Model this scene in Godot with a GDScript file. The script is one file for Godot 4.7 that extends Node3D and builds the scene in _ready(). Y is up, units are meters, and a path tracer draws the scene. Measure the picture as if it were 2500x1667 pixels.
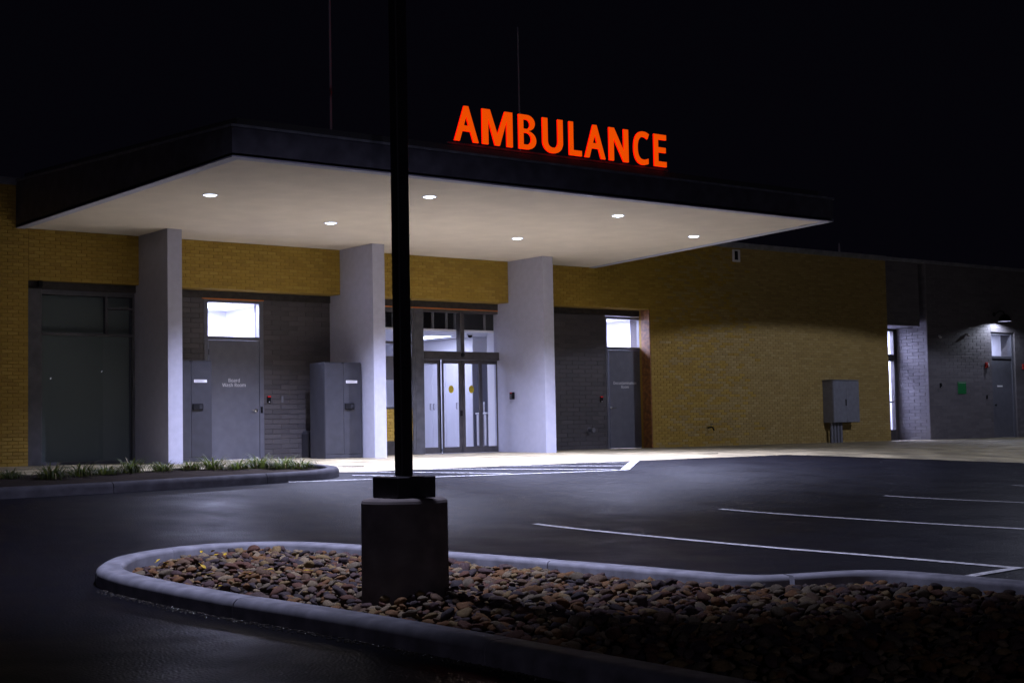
extends Node3D
# A hospital ambulance entrance at night. y up, metres; the facade is the plane z = 0, the lot falls away towards +z.

var rng := RandomNumberGenerator.new()
var cam: Camera3D
var M := {}
var taken := {}

# ---------------------------------------------------------------- geometry collector
class Geo:
	var v := PackedVector3Array()
	var n := PackedVector3Array()
	var uv := PackedVector2Array()
	func tri(a: Vector3, b: Vector3, c: Vector3) -> void:      # counter-clockwise seen from outside
		var m := (b - a).cross(c - a).normalized()
		v.append_array([a, c, b]); n.append_array([m, m, m]); uv.append_array([Vector2.ZERO, Vector2.ZERO, Vector2.ZERO])
	func tri_n(a: Vector3, b: Vector3, c: Vector3, na: Vector3, nb: Vector3, nc: Vector3) -> void:
		if (b - a).cross(c - a).dot(na + nb + nc) < 0.0:
			var t := b; b = c; c = t
			t = nb; nb = nc; nc = t
		v.append_array([a, c, b]); n.append_array([na, nc, nb]); uv.append_array([Vector2.ZERO, Vector2.ZERO, Vector2.ZERO])
	func quad(a: Vector3, b: Vector3, c: Vector3, d: Vector3) -> void:
		tri(a, b, c); tri(a, c, d)
	func quad_out(a: Vector3, b: Vector3, c: Vector3, d: Vector3, from: Vector3) -> void:
		if (b - a).cross(c - a).dot((a + c) * 0.5 - from) < 0.0: quad(a, d, c, b)
		else: quad(a, b, c, d)
	func tri_out(a: Vector3, b: Vector3, c: Vector3, from: Vector3) -> void:
		if (b - a).cross(c - a).dot((a + b + c) / 3.0 - from) < 0.0: tri(a, c, b)
		else: tri(a, b, c)
	func box(x0: float, x1: float, y0: float, y1: float, z0: float, z1: float, bev := 0.0) -> void:
		var lo := Vector3(x0, y0, z0); var hi := Vector3(x1, y1, z1)
		tbox(Transform3D(Basis(), (lo + hi) * 0.5), hi - lo, bev)
	func tbox(t: Transform3D, s: Vector3, bev := 0.0) -> void:
		var h := s * 0.5
		var c := t.origin
		if bev <= 0.0:
			for ax in 3:
				for sg in [-1.0, 1.0]:
					var p := []
					for k in 4:
						var q := Vector3.ZERO
						q[ax] = h[ax] * sg
						q[(ax + 1) % 3] = h[(ax + 1) % 3] * (1.0 if k == 1 or k == 2 else -1.0)
						q[(ax + 2) % 3] = h[(ax + 2) % 3] * (1.0 if k >= 2 else -1.0)
						p.append(t * q)
					quad_out(p[0], p[1], p[2], p[3], c)
			return
		var b := minf(bev, minf(h.x, minf(h.y, h.z)) * 0.95)
		var face := func(ax: int, sg: float, k: int) -> Vector3:
			var q := Vector3.ZERO
			q[ax] = h[ax] * sg
			q[(ax + 1) % 3] = (h[(ax + 1) % 3] - b) * (1.0 if k == 1 or k == 2 else -1.0)
			q[(ax + 2) % 3] = (h[(ax + 2) % 3] - b) * (1.0 if k >= 2 else -1.0)
			return q
		for ax in 3:
			for sg in [-1.0, 1.0]:
				quad_out(t * face.call(ax, sg, 0), t * face.call(ax, sg, 1), t * face.call(ax, sg, 2), t * face.call(ax, sg, 3), c)
		for ax in 3:                     # edges along ax
			var u := (ax + 1) % 3; var w := (ax + 2) % 3
			for su in [-1.0, 1.0]:
				for sw in [-1.0, 1.0]:
					var p := []
					for e in [[-1.0, 0], [1.0, 0], [1.0, 1], [-1.0, 1]]:
						var q := Vector3.ZERO
						q[ax] = (h[ax] - b) * e[0]
						q[u] = (h[u] if e[1] == 0 else h[u] - b) * su
						q[w] = (h[w] - b if e[1] == 0 else h[w]) * sw
						p.append(t * q)
					quad_out(p[0], p[1], p[2], p[3], c)
		for sx in [-1.0, 1.0]:
			for sy in [-1.0, 1.0]:
				for sz in [-1.0, 1.0]:
					tri_out(t * Vector3(h.x * sx, (h.y - b) * sy, (h.z - b) * sz), t * Vector3((h.x - b) * sx, h.y * sy, (h.z - b) * sz), t * Vector3((h.x - b) * sx, (h.y - b) * sy, h.z * sz), c)
	func prism(poly: PackedVector2Array, a: float, b: float, t := Transform3D()) -> void:   # polygon in local xy, from z = a to z = b
		var p := poly
		if Geometry2D.is_polygon_clockwise(p):
			p = p.duplicate(); p.reverse()
		if b < a:
			var k := a; a = b; b = k
		var idx := Geometry2D.triangulate_polygon(p)
		for i in range(0, idx.size(), 3):
			var q := [p[idx[i]], p[idx[i + 1]], p[idx[i + 2]]]
			if (q[1] - q[0]).cross(q[2] - q[0]) < 0.0: q = [q[0], q[2], q[1]]
			tri(t * Vector3(q[0].x, q[0].y, b), t * Vector3(q[1].x, q[1].y, b), t * Vector3(q[2].x, q[2].y, b))
			tri(t * Vector3(q[0].x, q[0].y, a), t * Vector3(q[2].x, q[2].y, a), t * Vector3(q[1].x, q[1].y, a))
		for i in p.size():
			var e := p[i]; var f := p[(i + 1) % p.size()]
			quad(t * Vector3(e.x, e.y, a), t * Vector3(f.x, f.y, a), t * Vector3(f.x, f.y, b), t * Vector3(e.x, e.y, b))
	func lathe(profile: PackedVector2Array, t := Transform3D(), seg := 24) -> void:       # (radius, height), smooth round, y axis
		for i in profile.size() - 1:
			var a := profile[i]; var b := profile[i + 1]
			var d := (b - a).normalized()
			var m := Vector2(d.y, -d.x)
			for k in seg:
				var f0 := TAU * k / seg; var f1 := TAU * (k + 1) / seg
				var c0 := Vector3(cos(f0), 0, sin(f0)); var c1 := Vector3(cos(f1), 0, sin(f1))
				var n0 := t.basis * (c0 * m.x + Vector3.UP * m.y); var n1 := t.basis * (c1 * m.x + Vector3.UP * m.y)
				var p00 := t * (c0 * a.x + Vector3.UP * a.y); var p10 := t * (c1 * a.x + Vector3.UP * a.y)
				var p01 := t * (c0 * b.x + Vector3.UP * b.y); var p11 := t * (c1 * b.x + Vector3.UP * b.y)
				if a.x > 1e-5: tri_n(p00, p10, p11, n0, n1, n1)
				if b.x > 1e-5: tri_n(p00, p11, p01, n0, n1, n0)
	func tube(path: PackedVector3Array, r: float, seg := 10, cap := true) -> void:
		var rings := []
		var side := Vector3.ZERO
		for i in path.size():
			var d := (path[mini(i + 1, path.size() - 1)] - path[maxi(i - 1, 0)]).normalized()
			if side == Vector3.ZERO:
				side = d.cross(Vector3.UP if absf(d.y) < 0.9 else Vector3.RIGHT).normalized()
			side = (side - d * side.dot(d)).normalized()
			var o := d.cross(side)
			var ring := []
			for k in seg:
				ring.append(side * cos(TAU * k / seg) + o * sin(TAU * k / seg))
			rings.append(ring)
		for i in path.size() - 1:
			for k in seg:
				var j := (k + 1) % seg
				var a: Vector3 = rings[i][k]; var b: Vector3 = rings[i][j]; var c: Vector3 = rings[i + 1][j]; var d: Vector3 = rings[i + 1][k]
				tri_n(path[i] + a * r, path[i] + b * r, path[i + 1] + c * r, a, b, c)
				tri_n(path[i] + a * r, path[i + 1] + c * r, path[i + 1] + d * r, a, c, d)
		if cap:
			for e in [0, path.size() - 1]:
				var from := path[1] if e == 0 else path[path.size() - 2]
				for k in range(1, seg - 1):
					tri_out(path[e] + rings[e][0] * r, path[e] + rings[e][k] * r, path[e] + rings[e][k + 1] * r, from)
	func mesh() -> ArrayMesh:
		var a := []
		a.resize(Mesh.ARRAY_MAX)
		a[Mesh.ARRAY_VERTEX] = v; a[Mesh.ARRAY_NORMAL] = n
		var m := ArrayMesh.new()
		m.add_surface_from_arrays(Mesh.PRIMITIVE_TRIANGLES, a)
		return m

# ---------------------------------------------------------------- naming and scene tree
func numbered(called: String) -> String:
	var k: int = taken.get(called, 0)
	taken[called] = k + 1
	return called if k == 0 else "%s_%03d" % [called, k]

func put(mesh: Mesh, called: String, m: Material, parent: Node = self) -> MeshInstance3D:
	var o := MeshInstance3D.new()
	o.name = numbered(called) if parent == self else called
	o.mesh = mesh
	o.material_override = m
	o.cast_shadow = GeometryInstance3D.SHADOW_CASTING_SETTING_ON
	if parent == self:
		add_child(o)
	else:
		var base: String = called
		var k := 0
		while parent.has_node(NodePath(o.name)):
			k += 1
			o.name = "%s_%03d" % [base, k]
		parent.add_child(o)
	return o

func obj(called: String, g: Geo, m: Material, parent: Node = self) -> MeshInstance3D:
	return put(g.mesh(), called, m, parent)

func tag(o: Node, label: String, category := "", group := "", kind := "") -> Node:
	if label: o.set_meta("label", label)
	if category: o.set_meta("category", category)
	if group: o.set_meta("group", group)
	if kind: o.set_meta("kind", kind)
	return o

func thing(called: String, label: String, category: String, at := Vector3.ZERO, group := "") -> Node3D:
	var o := Node3D.new()
	o.name = numbered(called)
	o.position = at
	add_child(o)
	tag(o, label, category, group)
	return o

func struct(called: String, g: Geo, m: Material, label: String) -> MeshInstance3D:
	var o := obj(called, g, m)
	tag(o, label, "", "", "structure")
	return o

func bx(x0: float, x1: float, y0: float, y1: float, z0: float, z1: float, bev := 0.0) -> Geo:
	var g := Geo.new()
	g.box(x0, x1, y0, y1, z0, z1, bev)
	return g

func pane(x0: float, x1: float, y0: float, y1: float, z: float) -> Geo:
	var g := Geo.new()
	g.quad(Vector3(x0, y0, z), Vector3(x1, y0, z), Vector3(x1, y1, z), Vector3(x0, y1, z))
	return g

func text(s: String, size: float, depth := 0.002, bold := false) -> ArrayMesh:
	var t := TextMesh.new()
	var f := SystemFont.new()
	f.font_names = PackedStringArray(["Droid Sans"])
	t.font = f
	if bold:
		var fv := FontVariation.new()
		fv.base_font = f
		fv.variation_embolden = 0.75
		t.font = fv
	t.text = s
	t.font_size = 48
	t.pixel_size = size / 48.0
	t.depth = depth
	t.curve_step = 0.5
	var m := ArrayMesh.new()
	m.add_surface_from_arrays(Mesh.PRIMITIVE_TRIANGLES, t.get_mesh_arrays())
	return m

# ---------------------------------------------------------------- materials
func lin(r: float, g: float, b: float, a := 1.0) -> Color:
	var c := Color(r, g, b).linear_to_srgb()
	c.a = a
	return c

func noise(sd: int, freq: float, oct: int, lo: float, hi: float, size := 512, bump := 0.0, kind := FastNoiseLite.TYPE_SIMPLEX_SMOOTH) -> NoiseTexture2D:
	var f := FastNoiseLite.new()
	f.seed = sd
	f.noise_type = kind
	f.frequency = freq
	f.fractal_octaves = oct
	var t := NoiseTexture2D.new()
	t.width = size; t.height = size
	t.seamless = true
	t.noise = f
	if bump > 0.0:
		t.as_normal_map = true
		t.bump_strength = bump
	else:
		var g := Gradient.new()
		g.set_color(0, Color(lo, lo, lo)); g.set_color(1, Color(hi, hi, hi))
		t.color_ramp = g
	return t

func plain(called: String, c: Color, rough := 0.6, metal := 0.0) -> StandardMaterial3D:
	var m := StandardMaterial3D.new()
	m.resource_name = called
	m.albedo_color = c
	m.roughness = rough
	m.metallic = metal
	M[called] = m
	return m

func mottled(called: String, c: Color, rough: float, tex: Texture2D, scale: float, bump: Texture2D = null, amount := 0.5) -> StandardMaterial3D:
	var m := plain(called, c, rough)
	m.albedo_texture = tex
	m.uv1_triplanar = true
	m.uv1_world_triplanar = true
	m.uv1_scale = Vector3.ONE * scale
	if bump:
		m.normal_enabled = true
		m.normal_texture = bump
		m.normal_scale = amount
	return m

func glow(called: String, c: Color, energy: float) -> StandardMaterial3D:
	var m := plain(called, Color(0.02, 0.02, 0.02), 0.6)
	m.emission_enabled = true
	m.emission = c
	m.emission_energy_multiplier = energy
	return m

func glass(called: String, tint := 0.06) -> StandardMaterial3D:
	var m := plain(called, Color(0.5, 0.52, 0.55, tint), 0.0)
	m.transparency = BaseMaterial3D.TRANSPARENCY_ALPHA
	return m

func make_materials() -> void:
	var cloud := noise(11, 0.012, 5, 0.72, 1.0, 512)
	var fine := noise(12, 0.06, 4, 0.8, 1.0, 512)
	var grain := noise(13, 0.25, 3, 0, 1, 1024, 3.0)
	var soft := noise(14, 0.05, 4, 0, 1, 512, 2.0)
	var stain := noise(15, 0.008, 6, 0.55, 1.0, 1024)
	# wet asphalt: patches that are smoother where water lies
	var a := mottled("asphalt", lin(0.0078, 0.0078, 0.0122), 1.0, noise(21, 0.05, 5, 0.72, 1.0, 1024), 1.0 / 7.0, grain, 0.22)
	a.roughness_texture = noise(22, 0.006, 4, 0.36, 0.58, 1024)
	a.metallic_specular = 0.21
	var c := mottled("apron_concrete", lin(0.42, 0.355, 0.215), 1.0, stain, 1.0 / 9.0, grain, 0.12)
	c.roughness_texture = noise(23, 0.008, 5, 0.38, 0.8, 1024)
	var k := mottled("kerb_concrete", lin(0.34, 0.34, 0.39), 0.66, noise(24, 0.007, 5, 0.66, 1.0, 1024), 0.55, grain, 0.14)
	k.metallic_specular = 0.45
	mottled("shaded_kerb", lin(0.075, 0.072, 0.085), 0.7, noise(24, 0.007, 5, 0.66, 1.0, 1024), 0.55, grain, 0.35)  # kerb concrete darkened: shade on the planter kerb is put into the colour
	var pc := mottled("pole_concrete", lin(0.20, 0.175, 0.17), 0.9, cloud, 0.6, grain, 0.3)
	pc.metallic_specular = 0.3
	mottled("line_paint", lin(0.84, 0.84, 0.86), 0.55, noise(25, 0.03, 5, 0.6, 1.0, 512), 0.7, grain, 0.2)
	mottled("soil", lin(0.035, 0.028, 0.024), 0.95, fine, 1.2, soft, 0.8)
	mottled("stucco", lin(0.42, 0.425, 0.525), 0.8, noise(26, 0.02, 4, 0.95, 1.0, 512), 0.5, noise(27, 0.2, 3, 0, 1, 512, 2.0), 0.25)
	mottled("soffit_paint", lin(0.66, 0.59, 0.48), 0.85, noise(28, 0.01, 4, 0.95, 1.0, 512), 0.25, noise(29, 0.15, 3, 0, 1, 512, 1.0), 0.15)
	mottled("dark_metal", lin(0.135, 0.13, 0.165), 0.5, cloud, 0.4)
	mottled("steel_lintel", lin(0.045, 0.038, 0.036), 0.55, stain, 0.7)
	mottled("mortar", lin(0.36, 0.225, 0.032), 0.9, fine, 1.0)
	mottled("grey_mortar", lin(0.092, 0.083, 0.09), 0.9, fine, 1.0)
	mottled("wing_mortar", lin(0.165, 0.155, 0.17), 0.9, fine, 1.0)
	mottled("jamb_brown", lin(0.34, 0.135, 0.03), 0.6, stain, 0.9)
	plain("sealant_orange", lin(0.55, 0.17, 0.03), 0.6)
	mottled("frame_metal", lin(0.10, 0.10, 0.115), 0.42, cloud, 0.5)
	mottled("slider_metal", lin(0.075, 0.068, 0.072), 0.42, cloud, 0.5)
	mottled("door_paint", lin(0.128, 0.131, 0.162), 0.45, noise(30, 0.015, 4, 0.9, 1.0, 512), 0.5)
	mottled("cabinet_paint", lin(0.042, 0.043, 0.055), 0.42, noise(31, 0.015, 4, 0.85, 1.0, 512), 0.5)
	mottled("box_paint", lin(0.20, 0.205, 0.235), 0.45, noise(32, 0.02, 4, 0.88, 1.0, 512), 0.6)
	mottled("coping_metal", lin(0.28, 0.29, 0.33), 0.45, cloud, 0.5)
	mottled("pole_metal", lin(0.032, 0.029, 0.036), 0.36, cloud, 0.8)
	plain("galvanised", lin(0.30, 0.31, 0.35), 0.4, 0.6)
	plain("chrome", lin(0.6, 0.6, 0.62), 0.22, 1.0)
	plain("black_plastic", lin(0.008, 0.008, 0.010), 0.6)
	M.black_plastic.metallic_specular = 0.25
	plain("grey_plastic", lin(0.14, 0.14, 0.16), 0.5)
	plain("white_plastic", lin(0.62, 0.62, 0.66), 0.5)
	plain("white_print", lin(0.75, 0.75, 0.8), 0.6)
	plain("dark_print", lin(0.05, 0.05, 0.05), 0.7)
	plain("sticker_yellow", lin(0.55, 0.42, 0.01), 0.6)
	plain("alarm_red", lin(0.34, 0.014, 0.01), 0.5)
	plain("sign_green", lin(0.01, 0.16, 0.045), 0.5)
	plain("interior_white", lin(0.74, 0.74, 0.78), 0.7)
	plain("carcass_shaded_grey", lin(0.17, 0.18, 0.24), 0.6)
	plain("interior_dark", lin(0.035, 0.035, 0.045), 0.8)
	plain("blind_cloth", lin(0.19, 0.235, 0.235), 0.8)
	plain("interior_floor", lin(0.35, 0.35, 0.38), 0.35)
	plain("cupboard_white", lin(0.68, 0.68, 0.74), 0.5)
	plain("stud_steel", lin(0.22, 0.22, 0.25), 0.5)
	plain("dark_room", lin(0.05, 0.06, 0.06), 0.8)
	plain("roofing", lin(0.08, 0.08, 0.085), 0.9)
	glass("clear_glass", 0.05)
	var tg := glass("tinted_glass", 0.5)
	tg.albedo_color = Color(0.10, 0.115, 0.12, 0.25)
	glow("downlight_glow", Color(0.86, 0.91, 1.0), 14.0)
	glow("ceiling_glow", Color(0.82, 0.86, 1.0), 6.0)
	glow("wall_lamp_glow", Color(0.9, 0.93, 1.0), 10.0)
	glow("letter_face_glow", Color(0.93, 0.30, 0.0), 0.95)
	glow("letter_side_glow", Color(1.0, 0.06, 0.0), 1.5)
	glow("indicator_glow", Color(1.0, 0.05, 0.06), 0.7)
	glow("unseen_lamp_glow", Color(0.5, 0.8, 1.0), 3.0)
	var leafy := plain("blade_green", lin(0.024, 0.032, 0.008), 0.7)
	leafy.backlight_enabled = true
	leafy.backlight = Color(0.35, 0.4, 0.15)
	leafy.vertex_color_use_as_albedo = false
	plain("blade_straw", lin(0.12, 0.09, 0.03), 0.6)
	plain("leaf_yellow", lin(0.50, 0.33, 0.01), 0.55)
	var br := mottled("brick_coloured", Color.WHITE, 0.62, noise(33, 0.05, 4, 0.8, 1.0, 512), 2.0, noise(34, 0.3, 3, 0, 1, 512, 2.0), 0.3)
	br.vertex_color_use_as_albedo = true
	var st := mottled("stone_coloured", Color.WHITE, 0.8, noise(35, 0.04, 5, 0.6, 1.0, 512), 3.0, noise(36, 0.1, 4, 0, 1, 512, 2.0), 0.4)
	st.vertex_color_use_as_albedo = true
	st.metallic_specular = 0.3
	M.soil.metallic_specular = 0.1
	M.shaded_kerb.metallic_specular = 0.2

# ---------------------------------------------------------------- the ground
var depth_of := PackedFloat32Array()
const GSTEP := 0.25

func make_profile() -> void:       # fall of the lot along z, every GSTEP metres
	var zn := [0.0, 4.0, 8.0, 11.0, 14.0, 17.0, 20.0, 27.0, 300.0]
	var sl := [0.0153, 0.0153, 0.0877, 0.0718, 0.0194, 0.0092, 0.0207, 0.0143, 0.0143]
	var y := 0.0
	var z := 0.0
	depth_of.append(0.0)
	while z < 90.0:
		for k in 10:
			var zz := z + (k + 0.5) * GSTEP / 10.0
			var i := 0
			while zn[i + 1] < zz: i += 1
			var f: float = (zz - zn[i]) / (zn[i + 1] - zn[i])
			y -= lerpf(sl[i], sl[i + 1], f) * GSTEP / 10.0
		z += GSTEP
		depth_of.append(y)

func raw(x: float, i: int) -> float:
	i = clampi(i, 0, depth_of.size() - 1)
	return depth_of[i] + 0.0169 * (clampf(x, -12.0, 24.0) - 8.0) * clampf((i * GSTEP - 7.0) / 10.0, 0.0, 1.0)

func gh(x: float, z: float) -> float:
	if z <= 0.0: return 0.0
	var i := floori(z / GSTEP)
	return lerpf(raw(x, i), raw(x, i + 1), z / GSTEP - i)

func gpos(x: float, z: float, up := 0.0) -> Vector3:
	return Vector3(x, gh(x, z) + up, z)

func gnorm(x: float, z: float) -> Vector3:
	var e := 0.3
	return Vector3(gh(x - e, z) - gh(x + e, z), 2.0 * e, gh(x, z - e) - gh(x, z + e)).normalized()

func sheet(poly_rows: Callable, z0: float, z1: float, step: float, xcuts: int, up: float) -> Geo:   # strips between left(z) and right(z)
	var g := Geo.new()
	var nz := roundi((z1 - z0) / step)
	for i in nz:
		var za := z0 + i * step; var zb := za + step
		var ra: Vector2 = poly_rows.call(za); var rb: Vector2 = poly_rows.call(zb)
		for k in xcuts:
			var a0 := lerpf(ra.x, ra.y, float(k) / xcuts); var a1 := lerpf(ra.x, ra.y, float(k + 1) / xcuts)
			var b0 := lerpf(rb.x, rb.y, float(k) / xcuts); var b1 := lerpf(rb.x, rb.y, float(k + 1) / xcuts)
			g.tri_n(gpos(a0, za, up), gpos(b0, zb, up), gpos(b1, zb, up), gnorm(a0, za), gnorm(b0, zb), gnorm(b1, zb))
			g.tri_n(gpos(a0, za, up), gpos(b1, zb, up), gpos(a1, za, up), gnorm(a0, za), gnorm(b1, zb), gnorm(a1, za))
	return g

func stripe(a: Vector2, b: Vector2, w: float, up: float, w_end := -1.0) -> Geo:    # painted line on the ground from a to b (x, z)
	var g := Geo.new()
	var d := (b - a).normalized()
	var s := Vector2(-d.y, d.x) * w * 0.5
	var k := maxi(1, ceili((b - a).length() / 0.12))
	for i in k:
		var p := a.lerp(b, float(i) / k); var q := a.lerp(b, float(i + 1) / k)
		var c := [p - s, p + s, q + s, q - s]
		var P := []
		for e in c: P.append(gpos(e.x, e.y, up))
		g.quad_out(P[0], P[1], P[2], P[3], P[0] + Vector3.DOWN)
	return g

func patch(poly: PackedVector2Array, up: float) -> Geo:
	var g := Geo.new()
	var idx := Geometry2D.triangulate_polygon(poly)
	for i in range(0, idx.size(), 3):
		var a := poly[idx[i]]; var b := poly[idx[i + 1]]; var c := poly[idx[i + 2]]
		g.tri_out(gpos(a.x, a.y, up), gpos(b.x, b.y, up), gpos(c.x, c.y, up), gpos(a.x, a.y, up - 1.0))
	return g

func smooth_path(p: PackedVector2Array, step := 0.1) -> PackedVector2Array:
	var c := Curve2D.new()
	for i in p.size():
		var t := (p[mini(i + 1, p.size() - 1)] - p[maxi(i - 1, 0)])
		var l := 0.0 if i == 0 else (p[i] - p[i - 1]).length()
		var r := 0.0 if i == p.size() - 1 else (p[i + 1] - p[i]).length()
		var d := t.normalized()
		c.add_point(p[i], -d * l * 0.33, d * r * 0.33)
	c.bake_interval = step
	return c.get_baked_points()

func kerb_piece(path: PackedVector2Array, side: float, w: float, h: float, gap_a: bool, gap_b: bool) -> Geo:   # profile swept on the ground; side: which hand the inside lies
	var prof := [Vector2(0.0, -0.12), Vector2(0.0, h * 0.55), Vector2(0.012, h * 0.8), Vector2(0.04, h * 0.96), Vector2(0.075, h), Vector2(w - 0.03, h), Vector2(w - 0.006, h - 0.012), Vector2(w, h - 0.04), Vector2(w, -0.05)]
	var g := Geo.new()
	var rows := []
	var norms := []
	for i in path.size():
		var d := (path[mini(i + 1, path.size() - 1)] - path[maxi(i - 1, 0)]).normalized()
		var s := Vector2(-d.y, d.x) * side
		var along := Vector2.ZERO
		if i == 0 and gap_a: along = d * 0.006
		if i == path.size() - 1 and gap_b: along = -d * 0.006
		var row := []
		var nr := []
		for j in prof.size():
			var q: Vector2 = path[i] + s * prof[j].x + along
			row.append(Vector3(q.x, gh(path[i].x, path[i].y) + prof[j].y, q.y))
			var e: Vector2 = prof[mini(j + 1, prof.size() - 1)] - prof[maxi(j - 1, 0)]
			var m := Vector2(-e.y, e.x).normalized()
			nr.append(Vector3(s.x * m.x, m.y, s.y * m.x).normalized())
		rows.append(row); norms.append(nr)
	for i in path.size() - 1:
		for j in prof.size() - 1:
			g.tri_n(rows[i][j], rows[i + 1][j], rows[i + 1][j + 1], norms[i][j], norms[i + 1][j], norms[i + 1][j + 1])
			g.tri_n(rows[i][j], rows[i + 1][j + 1], rows[i][j + 1], norms[i][j], norms[i + 1][j + 1], norms[i][j + 1])
	for e in [0, path.size() - 1]:
		var inner: Vector3 = rows[1][4] if e == 0 else rows[path.size() - 2][4]
		for j in range(1, prof.size() - 1):
			g.tri_out(rows[e][0], rows[e][j], rows[e][j + 1], inner)
	return g

func kerb(parent: Node, path: PackedVector2Array, side: float, w: float, h: float, cuts: Array, m: Material) -> void:   # cuts: lengths along the path
	var at := 0.0
	var piece := PackedVector2Array([path[0]])
	var k := 0
	var first := true
	for i in range(1, path.size()):
		at += path[i].distance_to(path[i - 1])
		piece.append(path[i])
		if (k < cuts.size() and at >= cuts[k]) or i == path.size() - 1:
			if piece.size() > 1:
				obj("kerb_segment", kerb_piece(piece, side, w, h, not first, i < path.size() - 1), m, parent)
			piece = PackedVector2Array([path[i]])
			first = false
			k += 1

func in_frame(p: Vector3, margin := 1.0) -> float:     # metres from the camera if the point lies in the picture, else a large number
	var q: Vector3 = cam.transform.affine_inverse() * p
	if q.z > -0.5: return 1e6 + p.distance_to(cam.position)
	var ok := absf(q.x / -q.z) < 0.341 * margin and absf(q.y / -q.z) < 0.2273 * margin
	return -q.z if ok else 1e5 - q.z

# ---------------------------------------------------------------- bricks
var brick_mesh: ArrayMesh

func make_brick_mesh() -> void:     # one brick, 1 by 1 on its face, 0.03 deep, edges eased
	var g := Geo.new()
	var e := Vector2(0.025, 0.06)
	var o := [Vector3(-0.5, -0.5, -0.005), Vector3(0.5, -0.5, -0.005), Vector3(0.5, 0.5, -0.005), Vector3(-0.5, 0.5, -0.005)]
	var f := [Vector3(-0.5 + e.x, -0.5 + e.y, 0), Vector3(0.5 - e.x, -0.5 + e.y, 0), Vector3(0.5 - e.x, 0.5 - e.y, 0), Vector3(-0.5 + e.x, 0.5 - e.y, 0)]
	g.quad_out(f[0], f[1], f[2], f[3], Vector3(0, 0, -1))
	for i in 4:
		var j := (i + 1) % 4
		g.quad_out(o[i], o[j], f[j], f[i], Vector3(0, 0, -1))
		var bi: Vector3 = o[i] - Vector3(0, 0, 0.025); var bj: Vector3 = o[j] - Vector3(0, 0, 0.025)
		g.quad_out(bi, bj, o[j], o[i], Vector3(0, 0, -0.015))
	brick_mesh = g.mesh()

func bricks(parent: Node, t: Transform3D, w: float, h: float, bl: float, bh: float, shades: Array, holes: Array, sd: int, most := 300, called := "brick", start := []) -> void:
	# t: lower left corner of the face, x along, y up, z outwards
	var r := RandomNumberGenerator.new()
	r.seed = sd
	var at: Array[Transform3D] = []
	var col := PackedColorArray()
	var far := []
	var rows := roundi(h / bh)
	var joint := 0.009 if bl < 0.3 else 0.0045
	for i in rows:
		var y := (i + 0.5) * bh
		var spans := [[0.0, w]]
		for q in holes:
			if y > q.position.y and y < q.end.y:
				var next := []
				for s in spans:
					if q.end.x <= s[0] or q.position.x >= s[1]: next.append(s)
					else:
						if q.position.x > s[0]: next.append([s[0], q.position.x])
						if q.end.x < s[1]: next.append([q.end.x, s[1]])
				spans = next
		for s in spans:
			var u := floorf((s[0] - (bl * 0.5 if i % 2 else 0.0)) / bl) * bl + (bl * 0.5 if i % 2 else 0.0)
			while u < s[1] - 0.015:
				var a := maxf(u, s[0]); var b := minf(u + bl, s[1])
				u += bl
				if b - a < 0.03: continue
				var tilt := Basis.from_euler(Vector3(r.randf_range(-0.006, 0.006), r.randf_range(-0.004, 0.004), 0))
				var bs := tilt * Basis.from_scale(Vector3(b - a - joint, bh - joint, 1.0))
				at.append(t * Transform3D(bs, Vector3((a + b) * 0.5, y, r.randf_range(-0.0015, 0.001))))
				var pick: Array = shades
				if start.size() and r.randf() > (a + b) * 0.5 / 4.0: pick = start      # start shades thin out, easing one brick tint into the next
				var c: Color = pick[r.randi() % pick.size()]
				col.append(c)
				far.append(in_frame(at[at.size() - 1].origin))
	var order := range(at.size())
	order.sort_custom(func(p, q): return far[p] < far[q] if far[p] != far[q] else p < q)
	var inv: Transform3D = (parent as Node3D).transform.affine_inverse() if parent is Node3D else Transform3D()
	var few := mini(most, at.size())
	var mats := {}
	var holder := parent
	for k in few:
		var i: int = order[k]
		var key := str(col[i])
		if not mats.has(key):
			var m: StandardMaterial3D = M.brick_coloured.duplicate()
			m.vertex_color_use_as_albedo = false
			m.albedo_color = col[i].linear_to_srgb()
			m.resource_name = "brick_shade"
			mats[key] = m
		var o := MeshInstance3D.new()
		o.name = called if k == 0 else "%s_%03d" % [called, k]
		o.mesh = brick_mesh
		o.material_override = mats[key]
		o.transform = inv * at[i]
		holder.add_child(o, true)
	if at.size() > few:
		var mm := MultiMesh.new()
		mm.transform_format = MultiMesh.TRANSFORM_3D
		mm.use_colors = true
		mm.mesh = brick_mesh
		mm.instance_count = at.size() - few
		for k in range(few, at.size()):
			mm.set_instance_transform(k - few, inv * at[order[k]])
			mm.set_instance_color(k - few, col[order[k]])
		var mi := MultiMeshInstance3D.new()
		mi.name = called + "work"
		mi.multimesh = mm
		mi.material_override = M.brick_coloured
		mi.set_meta("kind", "stuff")
		holder.add_child(mi, true)

func face(x: float, y: float, z: float) -> Transform3D:
	return Transform3D(Basis(), Vector3(x, y, z))

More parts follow.
